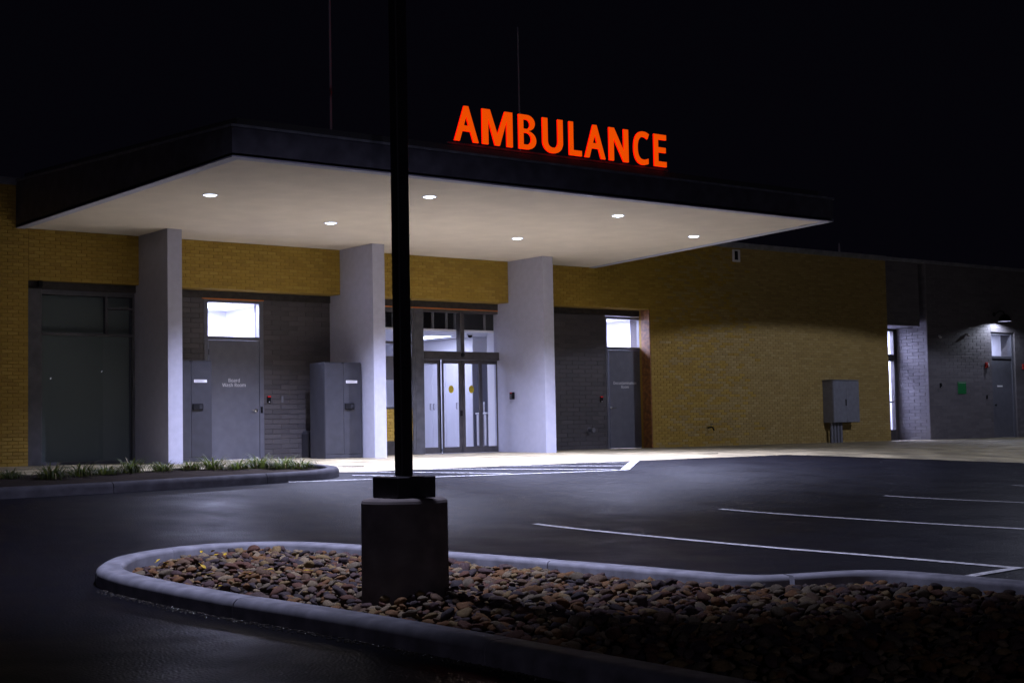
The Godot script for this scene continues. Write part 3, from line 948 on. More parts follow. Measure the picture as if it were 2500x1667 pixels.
func canopy() -> void:
	var c := thing("entrance_canopy", "broad flat entrance canopy with dark fascia and pale soffit on three white fins", "canopy")
	var flat := Transform3D(Basis.from_euler(Vector3(PI / 2, 0, 0)), Vector3.ZERO)     # local (x, y, z) -> world (x, -z, y)
	var P := PackedVector2Array([Vector2(1.476, 0.004), Vector2(1.476, 8.48), Vector2(14.30, 8.48), Vector2(15.62, 0.004)])
	var inset := func(d: float) -> PackedVector2Array:
		return PackedVector2Array([Vector2(1.476 + d, 0.004), Vector2(1.476 + d, 8.48 - d), Vector2(14.30 - d * 0.9, 8.48 - d), Vector2(15.62 - d * 1.02, 0.004)])
	var s := Geo.new()
	s.prism(inset.call(0.17), -SOF - 0.05, -SOF, flat)
	obj("soffit", s, M.soffit_paint, c)
	var e: PackedVector2Array = inset.call(0.17)
	var t := Geo.new()       # pale edge trim, a little lower than the soffit
	for i in 3:
		t.prism(PackedVector2Array([P[i], P[i + 1], e[i + 1], e[i]]), -SOF - 0.045, -SOF + 0.012, flat)
	obj("edge_trim", t, M.stucco, c)
	# fascia panels; the sides rise towards the building
	var fr := 4.80
	var bk := 5.235
	var th := 0.06
	var side := func(a: Vector2, b: Vector2, ha: float, hb: float, lo: float, out: float, thick: float, inner: Vector2) -> Geo:
		var g := Geo.new()
		var d := (b - a).normalized()
		var n := Vector2(-d.y, d.x)
		if n.dot(inner - a) > 0.0: n = -n
		var A := a + n * out; var B := b + n * out
		var Ai := A - n * thick; var Bi := B - n * thick
		var q := [Vector3(A.x, lo, A.y), Vector3(B.x, lo, B.y), Vector3(B.x, hb, B.y), Vector3(A.x, ha, A.y)]
		var r := [Vector3(Ai.x, lo, Ai.y), Vector3(Bi.x, lo, Bi.y), Vector3(Bi.x, hb, Bi.y), Vector3(Ai.x, ha, Ai.y)]
		var mid: Vector3 = (q[0] + q[2] + r[0] + r[2]) * 0.25
		g.quad_out(q[0], q[1], q[2], q[3], mid); g.quad_out(r[0], r[1], r[2], r[3], mid)
		for i in 4:
			g.quad_out(q[i], q[(i + 1) % 4], r[(i + 1) % 4], r[i], mid)
		return g
	var mid2 := Vector2(8, 4)
	obj("fascia", side.call(P[0], P[1], bk, fr, SOF + 0.01, 0.0, th, mid2), M.dark_metal, c)
	obj("fascia", side.call(P[1] + Vector2(th + 0.001, 0), P[2] - Vector2(th, 0), fr, fr, SOF + 0.01, 0.0, th, mid2), M.dark_metal, c)
	obj("fascia", side.call(P[2], P[3], fr, bk, SOF + 0.01, 0.0, th, mid2), M.dark_metal, c)
	# drip edge above the fascia
	var lip := func(a: Vector2, b: Vector2, ha: float, hb: float, o: float, up: float, thick: float, m: Material, called: String) -> void:
		var g: Geo = side.call(a, b, ha + up, hb + up, 0.0, o, thick, mid2)
		# lower edge follows the slope
		for i in g.v.size():
			if g.v[i].y < 0.01:
				var f := Vector2(g.v[i].x, g.v[i].z).distance_to(a) / a.distance_to(b)
				g.v[i].y = lerpf(ha, hb, clampf(f, 0, 1)) + 0.001
		obj(called, g, m, c)
	lip.call(P[0], P[1] + Vector2(0, 0.02), bk, fr, 0.022, 0.04, 0.2, M.coping_metal, "drip_edge")
	lip.call(P[1] + Vector2(0.18, 0), P[2] - Vector2(0.18, 0), fr, fr, 0.022, 0.04, 0.2, M.coping_metal, "drip_edge")
	lip.call(P[2] + Vector2(0, 0.02), P[3], fr, bk, 0.022, 0.04, 0.2, M.coping_metal, "drip_edge")
	# low upstand behind the drip edge
	var U: PackedVector2Array = inset.call(0.16)
	lip.call(U[0], U[1], bk + 0.041, fr + 0.041, 0.0, 0.13, 0.1, M.roofing, "upstand")
	lip.call(U[1] + Vector2(0.1, 0), U[2] - Vector2(0.1, 0), fr + 0.041, fr + 0.041, 0.0, 0.13, 0.1, M.roofing, "upstand")
	lip.call(U[2], U[3], fr + 0.041, bk + 0.041, 0.0, 0.13, 0.1, M.dark_metal, "upstand")
	var R: PackedVector2Array = inset.call(0.27)
	var rf := Geo.new()
	var q := [Vector3(R[0].x, bk + 0.06, R[0].y), Vector3(R[1].x, fr + 0.06, R[1].y), Vector3(R[2].x, fr + 0.06, R[2].y), Vector3(R[3].x, bk + 0.06, R[3].y)]
	rf.quad_out(q[0], q[1], q[2], q[3], Vector3(8, 0, 4))
	obj("roof_sheet", rf, M.roofing, c)
	# the three white fins
	var turn := Transform3D(Basis(Vector3(0, 0, 1), Vector3.UP, Vector3(-1, 0, 0)), Vector3.ZERO)      # local x -> z, local z -> -x
	for x in [3.879, 8.422, 12.946]:
		var g := Geo.new()
		g.prism(PackedVector2Array([Vector2(1.279, -0.1), Vector2(1.279, SOF + 0.02), Vector2(0.004, SOF + 0.02), Vector2(0.004, 3.432), Vector2(-0.58, 3.432), Vector2(-0.58, -0.1)]), -x - 0.291, -x, turn)
		var f := obj("fin", g, M.stucco, c)
		f.set_meta("label", {3.879: "left white fin, darkest on its side", 8.422: "middle white fin behind the grey cabinet", 12.946: "right white fin with the intercom"}[x])

func downlights() -> void:
	var where := [[2.77, 5.23, "nearest the canopy's left corner"], [6.12, 3.44, "between the left and middle fins"], [5.92, 6.92, "just right of the dark post, near the fascia"], [10.53, 3.43, "just before the right fin"], [10.15, 6.90, "under the last letters of the red sign"], [13.51, 5.49, "nearest the canopy's right corner"]]
	for w in where:
		var t := thing("downlight", "round recessed soffit downlight " + w[2], "downlight", Vector3(w[0], SOF, w[1]), "downlights in the canopy soffit")
		var g := Geo.new()
		g.lathe(PackedVector2Array([Vector2(0.135, 0.001), Vector2(0.133, -0.008), Vector2(0.108, -0.011), Vector2(0.104, 0.001)]), Transform3D(), 28)
		obj("trim_ring", g, M.white_plastic, t)
		var l := Geo.new()
		l.lathe(PackedVector2Array([Vector2(0, -0.027), Vector2(0.035, -0.025), Vector2(0.07, -0.017), Vector2(0.092, -0.008), Vector2(0.103, 0.002)]), Transform3D(), 28)
		obj("lens", l, M.downlight_glow, t)
		spot("beam", Vector3(w[0], SOF - 0.012, w[1]), Vector3.DOWN, 61.0, 1.0, 16.0 if w[0] < 3.0 else 96.0, LAMP, 0.01, t)

func letter_b(depth: float) -> ArrayMesh:      # B of one unit height: a stem and two bowls that butt against it
	var g := Geo.new()
	var d := depth * 0.5
	g.prism(PackedVector2Array([Vector2(0, 0), Vector2(0.15, 0), Vector2(0.15, 1), Vector2(0, 1)]), -d, d)
	for b in [[0.535, 1.0, 0.27, 0.26, 0.055, 0.135], [0.0, 0.535, 0.28, 0.29, 0.135, 0.055]]:
		var lo: float = b[0]; var hi: float = b[1]; var mid := (lo + hi) * 0.5; var hr := (hi - lo) * 0.5
		var poly := PackedVector2Array([Vector2(0.15, lo)])
		for i in 13:
			var a := -PI / 2 + PI * i / 12.0
			poly.append(Vector2(b[2] + b[3] * cos(a), mid + hr * sin(a)))
		poly.append(Vector2(0.15, hi))
		var l2: float = lo + b[4]; var h2: float = hi - b[5]
		poly.append(Vector2(0.15, h2))
		for i in 13:
			var a := PI / 2 - PI * i / 12.0
			poly.append(Vector2(b[2] - 0.02 + (b[3] - 0.135) * cos(a), (l2 + h2) * 0.5 + (h2 - l2) * 0.5 * sin(a)))
		poly.append(Vector2(0.15, l2))
		g.prism(poly, -d, d)
	return g.mesh()

func sign_letters() -> void:
	var s := thing("ambulance_sign", "red glowing letters spelling AMBULANCE standing on the canopy edge", "sign", Vector3(0, 0, 8.36))
	var spans := [["A", 5.40, 5.87], ["M", 5.95, 6.56], ["B", 6.69, 7.05], ["U", 7.19, 7.62], ["L", 7.76, 8.03], ["A", 8.10, 8.56], ["N", 8.65, 9.09], ["C", 9.22, 9.58], ["E", 9.70, 9.99]]
	for q in spans:
		var w: float = q[2] - q[1]
		for k in 2:
			var m := letter_b(0.03 if k == 0 else 0.006) if q[0] == "B" else text(q[0], 1.0, 0.03 if k == 0 else 0.006, true)
			var b := m.get_aabb()
			var over := 0.008 if q[0] == "C" or q[0] == "U" else 0.0
			var sc := Vector3(w / b.size.x, (0.565 + over * (2.0 if q[0] == "C" else 1.0)) / b.size.y, 1.0)
			var shrink := 1.0 if k == 0 else 0.985
			var o := put(m, "letter" if k == 0 else "letter_face", M.letter_side_glow if k == 0 else M.letter_face_glow, s if k == 0 else s.get_child(s.get_child_count() - 1))
			if k == 0:
				o.scale = sc
				o.position = Vector3(q[1], 5.04 - over, 0) - Vector3(b.position.x * sc.x, b.position.y * sc.y, 0)
			else:
				o.position = Vector3(0, 0, 0.014)
	var rail := Geo.new()
	rail.box(5.3, 10.1, 4.985, 5.02, -0.08, -0.05, 0.004)
	for x in [5.6, 6.8, 8.0, 9.2, 9.9]:
		rail.box(x, x + 0.03, 4.83, 4.984, -0.08, -0.05)
	obj("rail", rail, M.dark_metal, s)

# ---------------------------------------------------------------- lamps of the lot (outside the picture) and the wall lamp
func lot_lamps() -> void:
	var at := Vector3(22.5, -0.3, 11.5)  # lamp out of view, placed and cut off to light the right brick wall
	var t := thing("unseen_lot_lamp", "tall unseen square parking lot lamp off to the right, placed to light the right brick wall", "street lamp", at)
	var g := Geo.new()
	g.box(-0.06, 0.06, -0.4, 7.4, 0.6, 0.72, 0.004)
	obj("pole", g, M.pole_metal, t)
	obj("arm", bx(-0.03, 0.03, 7.32, 7.38, 0.1, 0.6), M.pole_metal, t)
	obj("unseen_lamp_head", bx(-0.2, 0.2, 7.33, 7.45, -0.35, 0.3, 0.02), M.pole_metal, t)
	obj("unseen_lamp_lens", bx(-0.14, 0.14, 7.322, 7.329, -0.28, 0.22), M.wall_lamp_glow, t)
	spot("beam", at + Vector3(0, 7.28, -0.03), Vector3.DOWN, 72.4, 0.05, 46.0, Color(0.86, 0.88, 1.0), 0.05, t)
	var k := 0
	for p in [[27.31, 4.41, 65.1], [30.34, 4.85, 64.3], [30.16, 2.72, 64.4]]:  # lamps out of view, placed so their reflections fall in the dark window
		var base := Vector3(p[0], gh(p[0], 60.0) - 0.2, p[2])
		var h: float = p[1] - base.y
		var u := thing("unseen_street_lamp", ["unseen slim post-top lamp far across the lot, shortest but one, mirrored in the dark window", "tallest unseen slim post-top lamp far across the lot, mirrored in the dark window", "lowest unseen slim post-top lamp far across the lot, mirrored in the dark window"][k], "street lamp", base, "unseen lamps far across the lot")
		k += 1
		var q := Geo.new()
		q.tube(PackedVector3Array([Vector3(0, 0, 0), Vector3(0, h - 0.12, 0)]), 0.04, 8)
		obj("pole", q, M.pole_metal, u)
		var b := SphereMesh.new()
		b.radius = 0.02; b.height = 0.04; b.radial_segments = 16; b.rings = 8
		var o := put(b, "lamp_globe", M.unseen_lamp_glow, u)
		o.position = Vector3(0, h, 0)
		var l := OmniLight3D.new()
		l.name = "glow"
		l.light_energy = 0.1
		l.light_color = Color(0.86, 0.88, 1.0)
		l.light_size = 0.03
		l.omni_range = 120.0
		l.omni_attenuation = 2.0
		l.shadow_enabled = true
		l.position = Vector3(0, h, 0)
		u.add_child(l)
	# an unseen lamp far behind the viewpoint, placed to light the fronts faintly
	var fb := Vector3(-30, gh(-30, 62.0), 62)
	var ft := thing("unseen_street_lamp", "tall unseen square lamp far behind on the left, placed to light the fronts faintly", "street lamp", fb)
	obj("pole", bx(-0.07, 0.07, 0.0, 9.6, -0.07, 0.07, 0.005), M.pole_metal, ft)
	obj("unseen_lamp_head", bx(-0.2, 0.5, 9.6, 9.72, -0.2, 0.2, 0.02), M.pole_metal, ft)
	obj("unseen_lamp_lens", bx(-0.1, 0.45, 9.592, 9.599, -0.15, 0.15), M.wall_lamp_glow, ft)
	var fo := OmniLight3D.new()
	fo.name = "glow"
	fo.light_energy = 62.0
	fo.light_color = Color(0.90, 0.86, 1.0)
	fo.light_size = 0.1
	fo.omni_range = 150.0
	fo.omni_attenuation = 2.0
	fo.shadow_enabled = true
	fo.position = Vector3(0.2, 9.4, 0)
	ft.add_child(fo)

func wall_lamp() -> void:
	var at := Vector3(31.95, 3.56, 0.0)
	var t := thing("wall_lamp", "black dome wall lamp shining over the door at the far right", "wall lamp", at)
	var g := Geo.new()
	g.lathe(PackedVector2Array([Vector2(0.02, 0.22), Vector2(0.09, 0.20), Vector2(0.16, 0.13), Vector2(0.2, 0.0), Vector2(0.194, 0.0), Vector2(0.152, 0.125), Vector2(0.085, 0.19), Vector2(0.0, 0.205)]), Transform3D(Basis(), Vector3(0, 0, 0.38)), 28)
	obj("shade", g, M.black_plastic, t)
	var a := Geo.new()
	a.tube(PackedVector3Array([Vector3(0, 0.2, 0.38), Vector3(0, 0.3, 0.34), Vector3(0, 0.33, 0.22), Vector3(0, 0.26, 0.06), Vector3(0, 0.24, 0.0)]), 0.018, 10)
	a.lathe(PackedVector2Array([Vector2(0, 0.03), Vector2(0.06, 0.025), Vector2(0.065, 0.0)]), Transform3D(Basis.from_euler(Vector3(PI / 2, 0, 0)), Vector3(0, 0.24, 0.0)), 16)
	obj("arm", a, M.black_plastic, t)
	var b := SphereMesh.new()
	b.radius = 0.055; b.height = 0.11; b.radial_segments = 20; b.rings = 10
	var o := put(b, "bulb", M.wall_lamp_glow, t)
	o.position = Vector3(0, 0.075, 0.38)
	var l := OmniLight3D.new()
	l.name = "glow"
	l.light_energy = 2.6
	l.light_color = Color(0.88, 0.91, 1.0)
	l.light_size = 0.045
	l.omni_range = 60.0
	l.omni_attenuation = 2.0
	l.shadow_enabled = true
	l.position = Vector3(0, 0.075, 0.38)
	t.add_child(l)
	# lights inside the rooms, most unseen, placed to light the panes: panel plus light
	for r in [[6.1, 3.27, -1.9, 1.2, 1.2, 55.0, "in the unseen room behind the Board Wash Room door, placed to light its pane"], [16.9, 3.27, -1.9, 1.2, 1.2, 45.0, "in the unseen room behind the door beside the brown jamb, placed to light its pane"], [12.45, 2.775, -2.6, 0.6, 1.2, 3.8, "in the vestibule nearest the glass doors"], [10.0, 2.775, -2.6, 0.6, 1.2, 9.0, "unseen in the vestibule, placed to light the side window"], [14.6, 3.3, -1.9, 0.5, 0.5, 0.35, "out of view over the drawer cart in the alcove"], [27.9, 3.26, -2.4, 1.0, 1.4, 40.0, "in the unseen room behind the narrow glass door, placed to light the recess"], [32.4, 3.26, -1.9, 1.0, 1.4, 5.0, "in the unseen room behind the far right door, placed to light its pane"]]:
		var p := thing("ceiling_light", "flat square ceiling light panel " + r[6], "ceiling light", Vector3(r[0], r[1], r[2]), "ceiling light panels indoors")
		obj("frame", bx(-r[3] * 0.5 - 0.03, r[3] * 0.5 + 0.03, 0.004, 0.014, -r[4] * 0.5 - 0.03, r[4] * 0.5 + 0.03), M.white_plastic, p)
		obj("panel", bx(-r[3] * 0.5, r[3] * 0.5, -0.002, 0.003, -r[4] * 0.5, r[4] * 0.5), M.ceiling_glow, p)
		area(Vector3(r[0], r[1] - 0.02, r[2]), r[3], r[4], r[5], Color(0.80, 0.82, 1.0))

# ---------------------------------------------------------------- cabinets and wall fittings
func tall_cabinet(at: Vector3, label: String) -> Node3D:
	var t := thing("storage_cabinet", label, "cabinet", at, "grey storage cabinets under the canopy")
	obj("carcass", bx(0, 0.88, 0.0, 1.96, -0.11, 0.47, 0.006), M.cabinet_paint, t)
	for k in 2:
		var x0 := 0.004 + k * 0.438
		var d := obj("door", bx(x0, x0 + 0.434, 0.09, 1.935, 0.471, 0.492, 0.004), M.cabinet_paint, t)
		if k == 1:
			obj("label_plate", bx(x0 + 0.06, x0 + 0.33, 1.535, 1.59, 0.492, 0.495), M.white_print, d)
			for j in 3:
				obj("print_line", bx(x0 + 0.075, x0 + 0.30 - 0.03 * j, 1.575 - j * 0.013, 1.58 - j * 0.013, 0.495, 0.4956), M.grey_plastic, d)
			obj("keypad_lock", bx(x0 + 0.02, x0 + 0.24, 1.0, 1.125, 0.492, 0.53, 0.01), M.black_plastic, d)
			for j in 3:
				obj("key_row", bx(x0 + 0.155, x0 + 0.215, 1.028 + j * 0.026, 1.042 + j * 0.026, 0.53, 0.534), M.cabinet_paint, d)
	obj("plinth", bx(0.003, 0.877, 0.004, 0.085, 0.471, 0.488, 0.003), M.cabinet_paint, t)
	obj("top_tag", bx(0.41, 0.48, 1.937, 1.956, 0.471, 0.474), M.chrome, t)
	return t

func cabinets() -> void:
	tall_cabinet(Vector3(4.26, 0, 0.06), "tall grey steel cabinet half hidden behind the left fin")
	tall_cabinet(Vector3(7.48, -0.01, 0.41), "tall grey steel cabinet standing free before the middle fin")
	var t := thing("grey_bin", "low grey bin with rounded top wedged left of the free-standing cabinet", "bin", Vector3(7.68, 0, -0.39))
	var g := Geo.new()
	g.prism(PackedVector2Array([Vector2(0, 0), Vector2(0.28, 0), Vector2(0.28, 0.50), Vector2(0.26, 0.55), Vector2(0.21, 0.575), Vector2(0.08, 0.575), Vector2(0.03, 0.555), Vector2(0.0, 0.5)]), 0.0, 0.30)
	obj("body", g, M.cabinet_paint, t)
	obj("lid_rim", bx(-0.008, 0.288, 0.49, 0.51, 0.30, 0.312, 0.004), M.cabinet_paint, t)
	# electrical enclosure on the brick wall
	var e := thing("electrical_enclosure", "grey two-door electrical enclosure on the brick wall above four conduits", "electrical box", Vector3(23.83, 0.55, 0.0))
	obj("enclosure", bx(0, 1.09, 0, 1.155, 0.002, 0.35, 0.006), M.box_paint, e)
	obj("hood", bx(-0.015, 1.105, 1.156, 1.172, 0.002, 0.39, 0.004), M.box_paint, e)
	for k in 2:
		var d := obj("door", bx(0.006 + k * 0.541, 0.541 + k * 0.541, 0.01, 1.14, 0.351, 0.378, 0.005), M.box_paint, e)
		if k == 0: obj("handle", bx(0.49, 0.525, 0.46, 0.64, 0.378, 0.402, 0.008), M.black_plastic, d)
	obj("side_box", bx(1.11, 1.16, 0.86, 0.98, 0.22, 0.29, 0.006), M.white_plastic, e)
	for k in 4:
		var c := Geo.new()
		c.tube(PackedVector3Array([Vector3(0.13 + k * 0.13, 0.0, 0.17), Vector3(0.13 + k * 0.13, -0.58, 0.17)]), 0.045, 14)
		obj("conduit", c, M.grey_plastic, e)

func reader(at: Vector3, label: String, red: float) -> void:
	var t := thing("card_reader", label, "card reader", at, "black card readers beside doors")
	obj("body", bx(-0.045, 0.045, -0.07, 0.07, 0.0, 0.035, 0.01), M.black_plastic, t)
	if red > 0.0: obj("indicator_light", bx(-0.036, 0.036, 0.05, 0.066, 0.03, 0.038), M.indicator_glow, t)
	obj("front_mark", bx(-0.012, 0.012, -0.06, -0.045, 0.035, 0.037), M.white_print, t)

func fittings() -> void:
	reader(Vector3(6.92, 1.23, -0.42), "black card reader with red light right of the Board Wash Room door", 1.0)
	reader(Vector3(16.10, 1.22, -0.42), "black card reader with red light left of the door beside the brown jamb", 1.0)
	reader(Vector3(29.13, 1.6, 0.0), "black card reader on the grey block wing left of the green sign", 0.0)
	tag(obj("wall_plate", bx(7.215, 7.265, 1.16, 1.30, -0.42, -0.405, 0.004), M.grey_plastic), "slim grey wall plate on the block wall between door and free-standing cabinet", "wall plate")
	tag(obj("wall_plate", bx(31.39, 31.47, 1.2, 1.31, 0.0, 0.015, 0.004), M.black_plastic), "small dark wall plate on the grey wing left of the far right door", "wall plate")
	# intercom on the right fin's left face
	var ic := thing("intercom", "small black keypad intercom on the side of the right fin", "intercom", Vector3(12.946, 1.28, 0.12))
	obj("back_box", bx(-0.07, 0.0, -0.07, 0.09, -0.06, 0.06, 0.008), M.black_plastic, ic)
	for k in 4:
		for j in 2:
			obj("key", bx(-0.074, -0.069, -0.05 + k * 0.025, -0.036 + k * 0.025, -0.035 + j * 0.035, -0.01 + j * 0.035), M.grey_plastic, ic)
	obj("indicator_light", bx(-0.073, -0.069, 0.065, 0.075, -0.02, 0.03), M.indicator_glow, ic)
	# downspout outlet on the block wall, hose tap on the brick wall
	var ps := thing("standpipe_outlet", "short grey capped pipe outlet low on the dark block wall", "pipe outlet", Vector3(15.70, 0.47, -0.42))
	var g := Geo.new()
	g.lathe(PackedVector2Array([Vector2(0, 0.17), Vector2(0.05, 0.17), Vector2(0.06, 0.155), Vector2(0.06, 0.10), Vector2(0.045, 0.09), Vector2(0.045, 0.01), Vector2(0.075, 0.008), Vector2(0.075, 0)]), Transform3D(Basis.from_euler(Vector3(PI / 2, 0, 0)), Vector3.ZERO), 18)
	obj("pipe", g, M.grey_plastic, ps)
	var ht := thing("hose_tap", "small bent wall tap with red stain low on the brick wall", "hose tap", Vector3(19.36, 0.48, 0.0))
	var h := Geo.new()
	h.tube(PackedVector3Array([Vector3(0, 0, 0), Vector3(0, 0.01, 0.1), Vector3(0.0, 0.0, 0.16), Vector3(0.0, -0.07, 0.2)]), 0.022, 10)
	obj("spout", h, M.black_plastic, ht)
	var wh := Geo.new()
	wh.tube(PackedVector3Array([Vector3(0, 0.02, 0.1), Vector3(0, 0.08, 0.12)]), 0.008, 8)
	wh.lathe(PackedVector2Array([Vector2(0.0, 0.012), Vector2(0.04, 0.012), Vector2(0.045, 0.0), Vector2(0.0, 0.0)]), Transform3D(Basis(), Vector3(0, 0.08, 0.12)), 16)
	obj("valve_wheel", wh, M.chrome, ht)
	# louvred scupper box high on the wall
	var sc := thing("scupper", "small pale framed roof drain opening high on the brick wall", "roof drain", Vector3(20.55, 4.96, 0.0))
	var f := Geo.new()
	f.box(-0.135, -0.09, -0.16, 0.16, 0.0, 0.05, 0.004); f.box(0.075, 0.12, -0.16, 0.16, 0.0, 0.05, 0.004)
	f.box(-0.09, 0.075, 0.13, 0.16, 0.0, 0.048, 0.004); f.box(-0.09, 0.075, -0.16, -0.11, 0.0, 0.048, 0.004)
	obj("frame", f, M.white_plastic, sc)
	obj("opening", bx(-0.09, 0.075, -0.11, 0.13, 0.001, 0.008), M.black_plastic, sc)
	# far right wing
	for s in [[31.45, 2.23, "red fire alarm strobe on the grey wing just left of the far door"], [33.42, 2.2, "red fire alarm strobe at the picture's right edge beyond the far door"]]:
		var r := thing("fire_alarm", s[2], "fire alarm", Vector3(s[0], s[1], 0), "red fire alarm strobes")
		obj("body", bx(-0.07, 0.06, -0.085, 0.085, 0, 0.05, 0.012), M.alarm_red, r)
		obj("strobe_lens", bx(0.0, 0.06, -0.05, 0.05, 0.06, 0.085, 0.012), M.white_plastic, r)
	var gs := thing("green_sign", "plain square green sign on the grey block wing", "sign", Vector3(30.17, 1.53, 0))
	obj("panel", bx(-0.2, 0.2, -0.18, 0.18, 0.0, 0.02, 0.004), M.sign_green, gs)
	obj("border", bx(-0.17, 0.17, 0.142, 0.15, 0.02, 0.0215), M.white_plastic, gs)
	for s in [[29.12, 3.04, "small pale dome camera above the black card reader on the grey wing"], [30.52, 3.12, "small pale dome camera above the green sign on the grey wing"]]:
		var c := thing("wall_camera", s[2], "camera", Vector3(s[0], s[1], 0), "small cameras on the grey wing")
		obj("mount", bx(-0.02, 0.02, 0.0, 0.05, 0.0, 0.07, 0.006), M.white_plastic, c)
		var d := Geo.new()
		d.lathe(PackedVector2Array([Vector2(0, -0.05), Vector2(0.03, -0.04), Vector2(0.042, -0.02), Vector2(0.045, 0.0), Vector2(0.0, 0.005)]), Transform3D(Basis(), Vector3(0, 0, 0.07)), 18)
		obj("dome", d, M.white_plastic, c)

func vestibule_things() -> void:
	# white cupboards along the right of the vestibule, doors facing -x
	var zs := [-2.06, -2.62, -3.18, -3.74, -4.30]
	for k in 2:
		var t := thing("tall_cupboard", ["white double-door cupboard in the vestibule seen through the middle sliding leaf", "white double-door cupboard in the vestibule seen through the leftmost sliding leaf"][k], "cupboard", Vector3(13.42, 0.0, zs[k * 2]), "white cupboards in the vestibule")
		obj("carcass", bx(0.0, 0.58, 0.02, 2.2, -1.115, 0.0, 0.004), M.carcass_shaded_grey, t)  # white cupboard: shade on its end panel is put into the carcass colour
		for j in 2:
			var z0: float = -0.555 - j * 0.56
			var d := obj("door", bx(-0.02, -0.001, 0.08, 2.195, z0, z0 + 0.55, 0.003), M.cupboard_white, t)
			var hz: float = z0 + 0.07 if j == 0 else z0 + 0.48
			var g := Geo.new()
			g.tube(PackedVector3Array([Vector3(-0.02, 1.2, hz), Vector3(-0.05, 1.2, hz), Vector3(-0.05, 1.06, hz), Vector3(-0.02, 1.06, hz)]), 0.009, 8)
			obj("handle", g, M.grey_plastic, d)
	# drawer cart in the alcove
	var c := thing("drawer_cart", "white drawer cart seen through the right sliding leaves", "cart", Vector3(13.35, 0.0, -1.85))
	obj("carcass", bx(0.0, 0.6, 0.13, 0.9, 0.0, 0.42, 0.006), M.grey_plastic, c)
	obj("top", bx(-0.03, 0.63, 0.905, 0.94, -0.02, 0.46, 0.01), M.white_plastic, c)
	var y := 0.15
	for h in [0.19, 0.16, 0.16, 0.10, 0.09]:
		var d := obj("drawer", bx(0.03, 0.58, y, y + h - 0.02, 0.421, 0.445, 0.004), M.white_plastic, c)
		obj("pull", bx(0.04, 0.57, y + h - 0.05, y + h - 0.035, 0.445, 0.462, 0.004), M.grey_plastic, d)
		y += h
	for z in [0.04, 0.19, 0.34]:
		obj("side_rail", bx(-0.025, -0.001, 0.16, 0.9, z, z + 0.07, 0.004), M.white_plastic, c)
	obj("push_post", bx(0.14, 0.17, 0.94, 1.2, 0.1, 0.13, 0.004), M.white_plastic, c)
	for x in [0.06, 0.54]:
		for z in [0.06, 0.36]:
			var w := Geo.new()
			w.lathe(PackedVector2Array([Vector2(0, -0.015), Vector2(0.055, -0.015), Vector2(0.055, 0.015), Vector2(0, 0.015)]), Transform3D(Basis.from_euler(Vector3(0, 0, PI / 2)), Vector3(x, 0.058, z)), 14)
			obj("caster", w, M.grey_plastic, c)
	var dc := thing("dome_camera", "small dark dome camera on the vestibule ceiling behind the right transom", "camera", Vector3(12.72, 2.79, -1.2))
	var q := Geo.new()
	q.lathe(PackedVector2Array([Vector2(0.075, 0.0), Vector2(0.075, -0.03), Vector2(0.06, -0.035)]), Transform3D(), 20)
	obj("base", q, M.white_plastic, dc)
	var r := Geo.new()
	r.lathe(PackedVector2Array([Vector2(0.058, -0.034), Vector2(0.05, -0.07), Vector2(0.028, -0.092), Vector2(0.0, -0.1)]), Transform3D(), 20)
	obj("dome", r, M.black_plastic, dc)

# ---------------------------------------------------------------- stone island with the lamp post
var isle := PackedVector2Array()

func pebble(sd: int) -> ArrayMesh:
	var r := RandomNumberGenerator.new()
	r.seed = sd
	var s := SphereMesh.new()
	s.radius = 1.0; s.height = 2.0; s.radial_segments = 10; s.rings = 6
	var a := s.get_mesh_arrays()
	var f := FastNoiseLite.new()
	f.seed = sd
	f.frequency = 0.55
	f.fractal_octaves = 2
	var v: PackedVector3Array = a[Mesh.ARRAY_VERTEX]
	var idx: PackedInt32Array = a[Mesh.ARRAY_INDEX]
	var flat := []
	for k in 9:
		flat.append([Vector3(r.randfn(), r.randfn() * 0.7, r.randfn()).normalized(), r.randf_range(0.58, 0.85)])
	var sh := Vector3(r.randf_range(0.95, 1.35), r.randf_range(0.38, 0.66), r.randf_range(0.7, 1.0))
	for i in v.size():
		var p := v[i] * (1.0 + 0.35 * f.get_noise_3dv(v[i] * 1.5))
		for q in flat:
			var d: float = p.dot(q[0]) - q[1]
			if d > 0.0: p -= q[0] * d * 0.92
		v[i] = p * sh
	var n := PackedVector3Array()
	n.resize(v.size())
	var byp := {}
	for i in range(0, idx.size(), 3):
		var m := (v[idx[i + 2]] - v[idx[i]]).cross(v[idx[i + 1]] - v[idx[i]])
		for k in 3:
			var key := v[idx[i + k]].snapped(Vector3.ONE * 0.001)
			byp[key] = byp.get(key, Vector3.ZERO) + m
	for i in v.size():
		var m: Vector3 = byp.get(v[i].snapped(Vector3.ONE * 0.001), v[i])
		n[i] = m.normalized() if m.dot(v[i]) > 0.0 else -m.normalized()
	a[Mesh.ARRAY_VERTEX] = v
	a[Mesh.ARRAY_NORMAL] = n
	a[Mesh.ARRAY_TANGENT] = null
	var mesh := ArrayMesh.new()
	mesh.add_surface_from_arrays(Mesh.PRIMITIVE_TRIANGLES, a)
	return mesh

func mound(x: float, z: float) -> float:       # height of the soil under the stones over the asphalt
	var e := 10.0
	for i in isle.size():
		var q := Geometry2D.get_closest_point_to_segment(Vector2(x, z), isle[i], isle[(i + 1) % isle.size()])
		e = minf(e, q.distance_to(Vector2(x, z)))
	return -0.005 + 0.115 * smoothstep(0.2, 1.0, e)

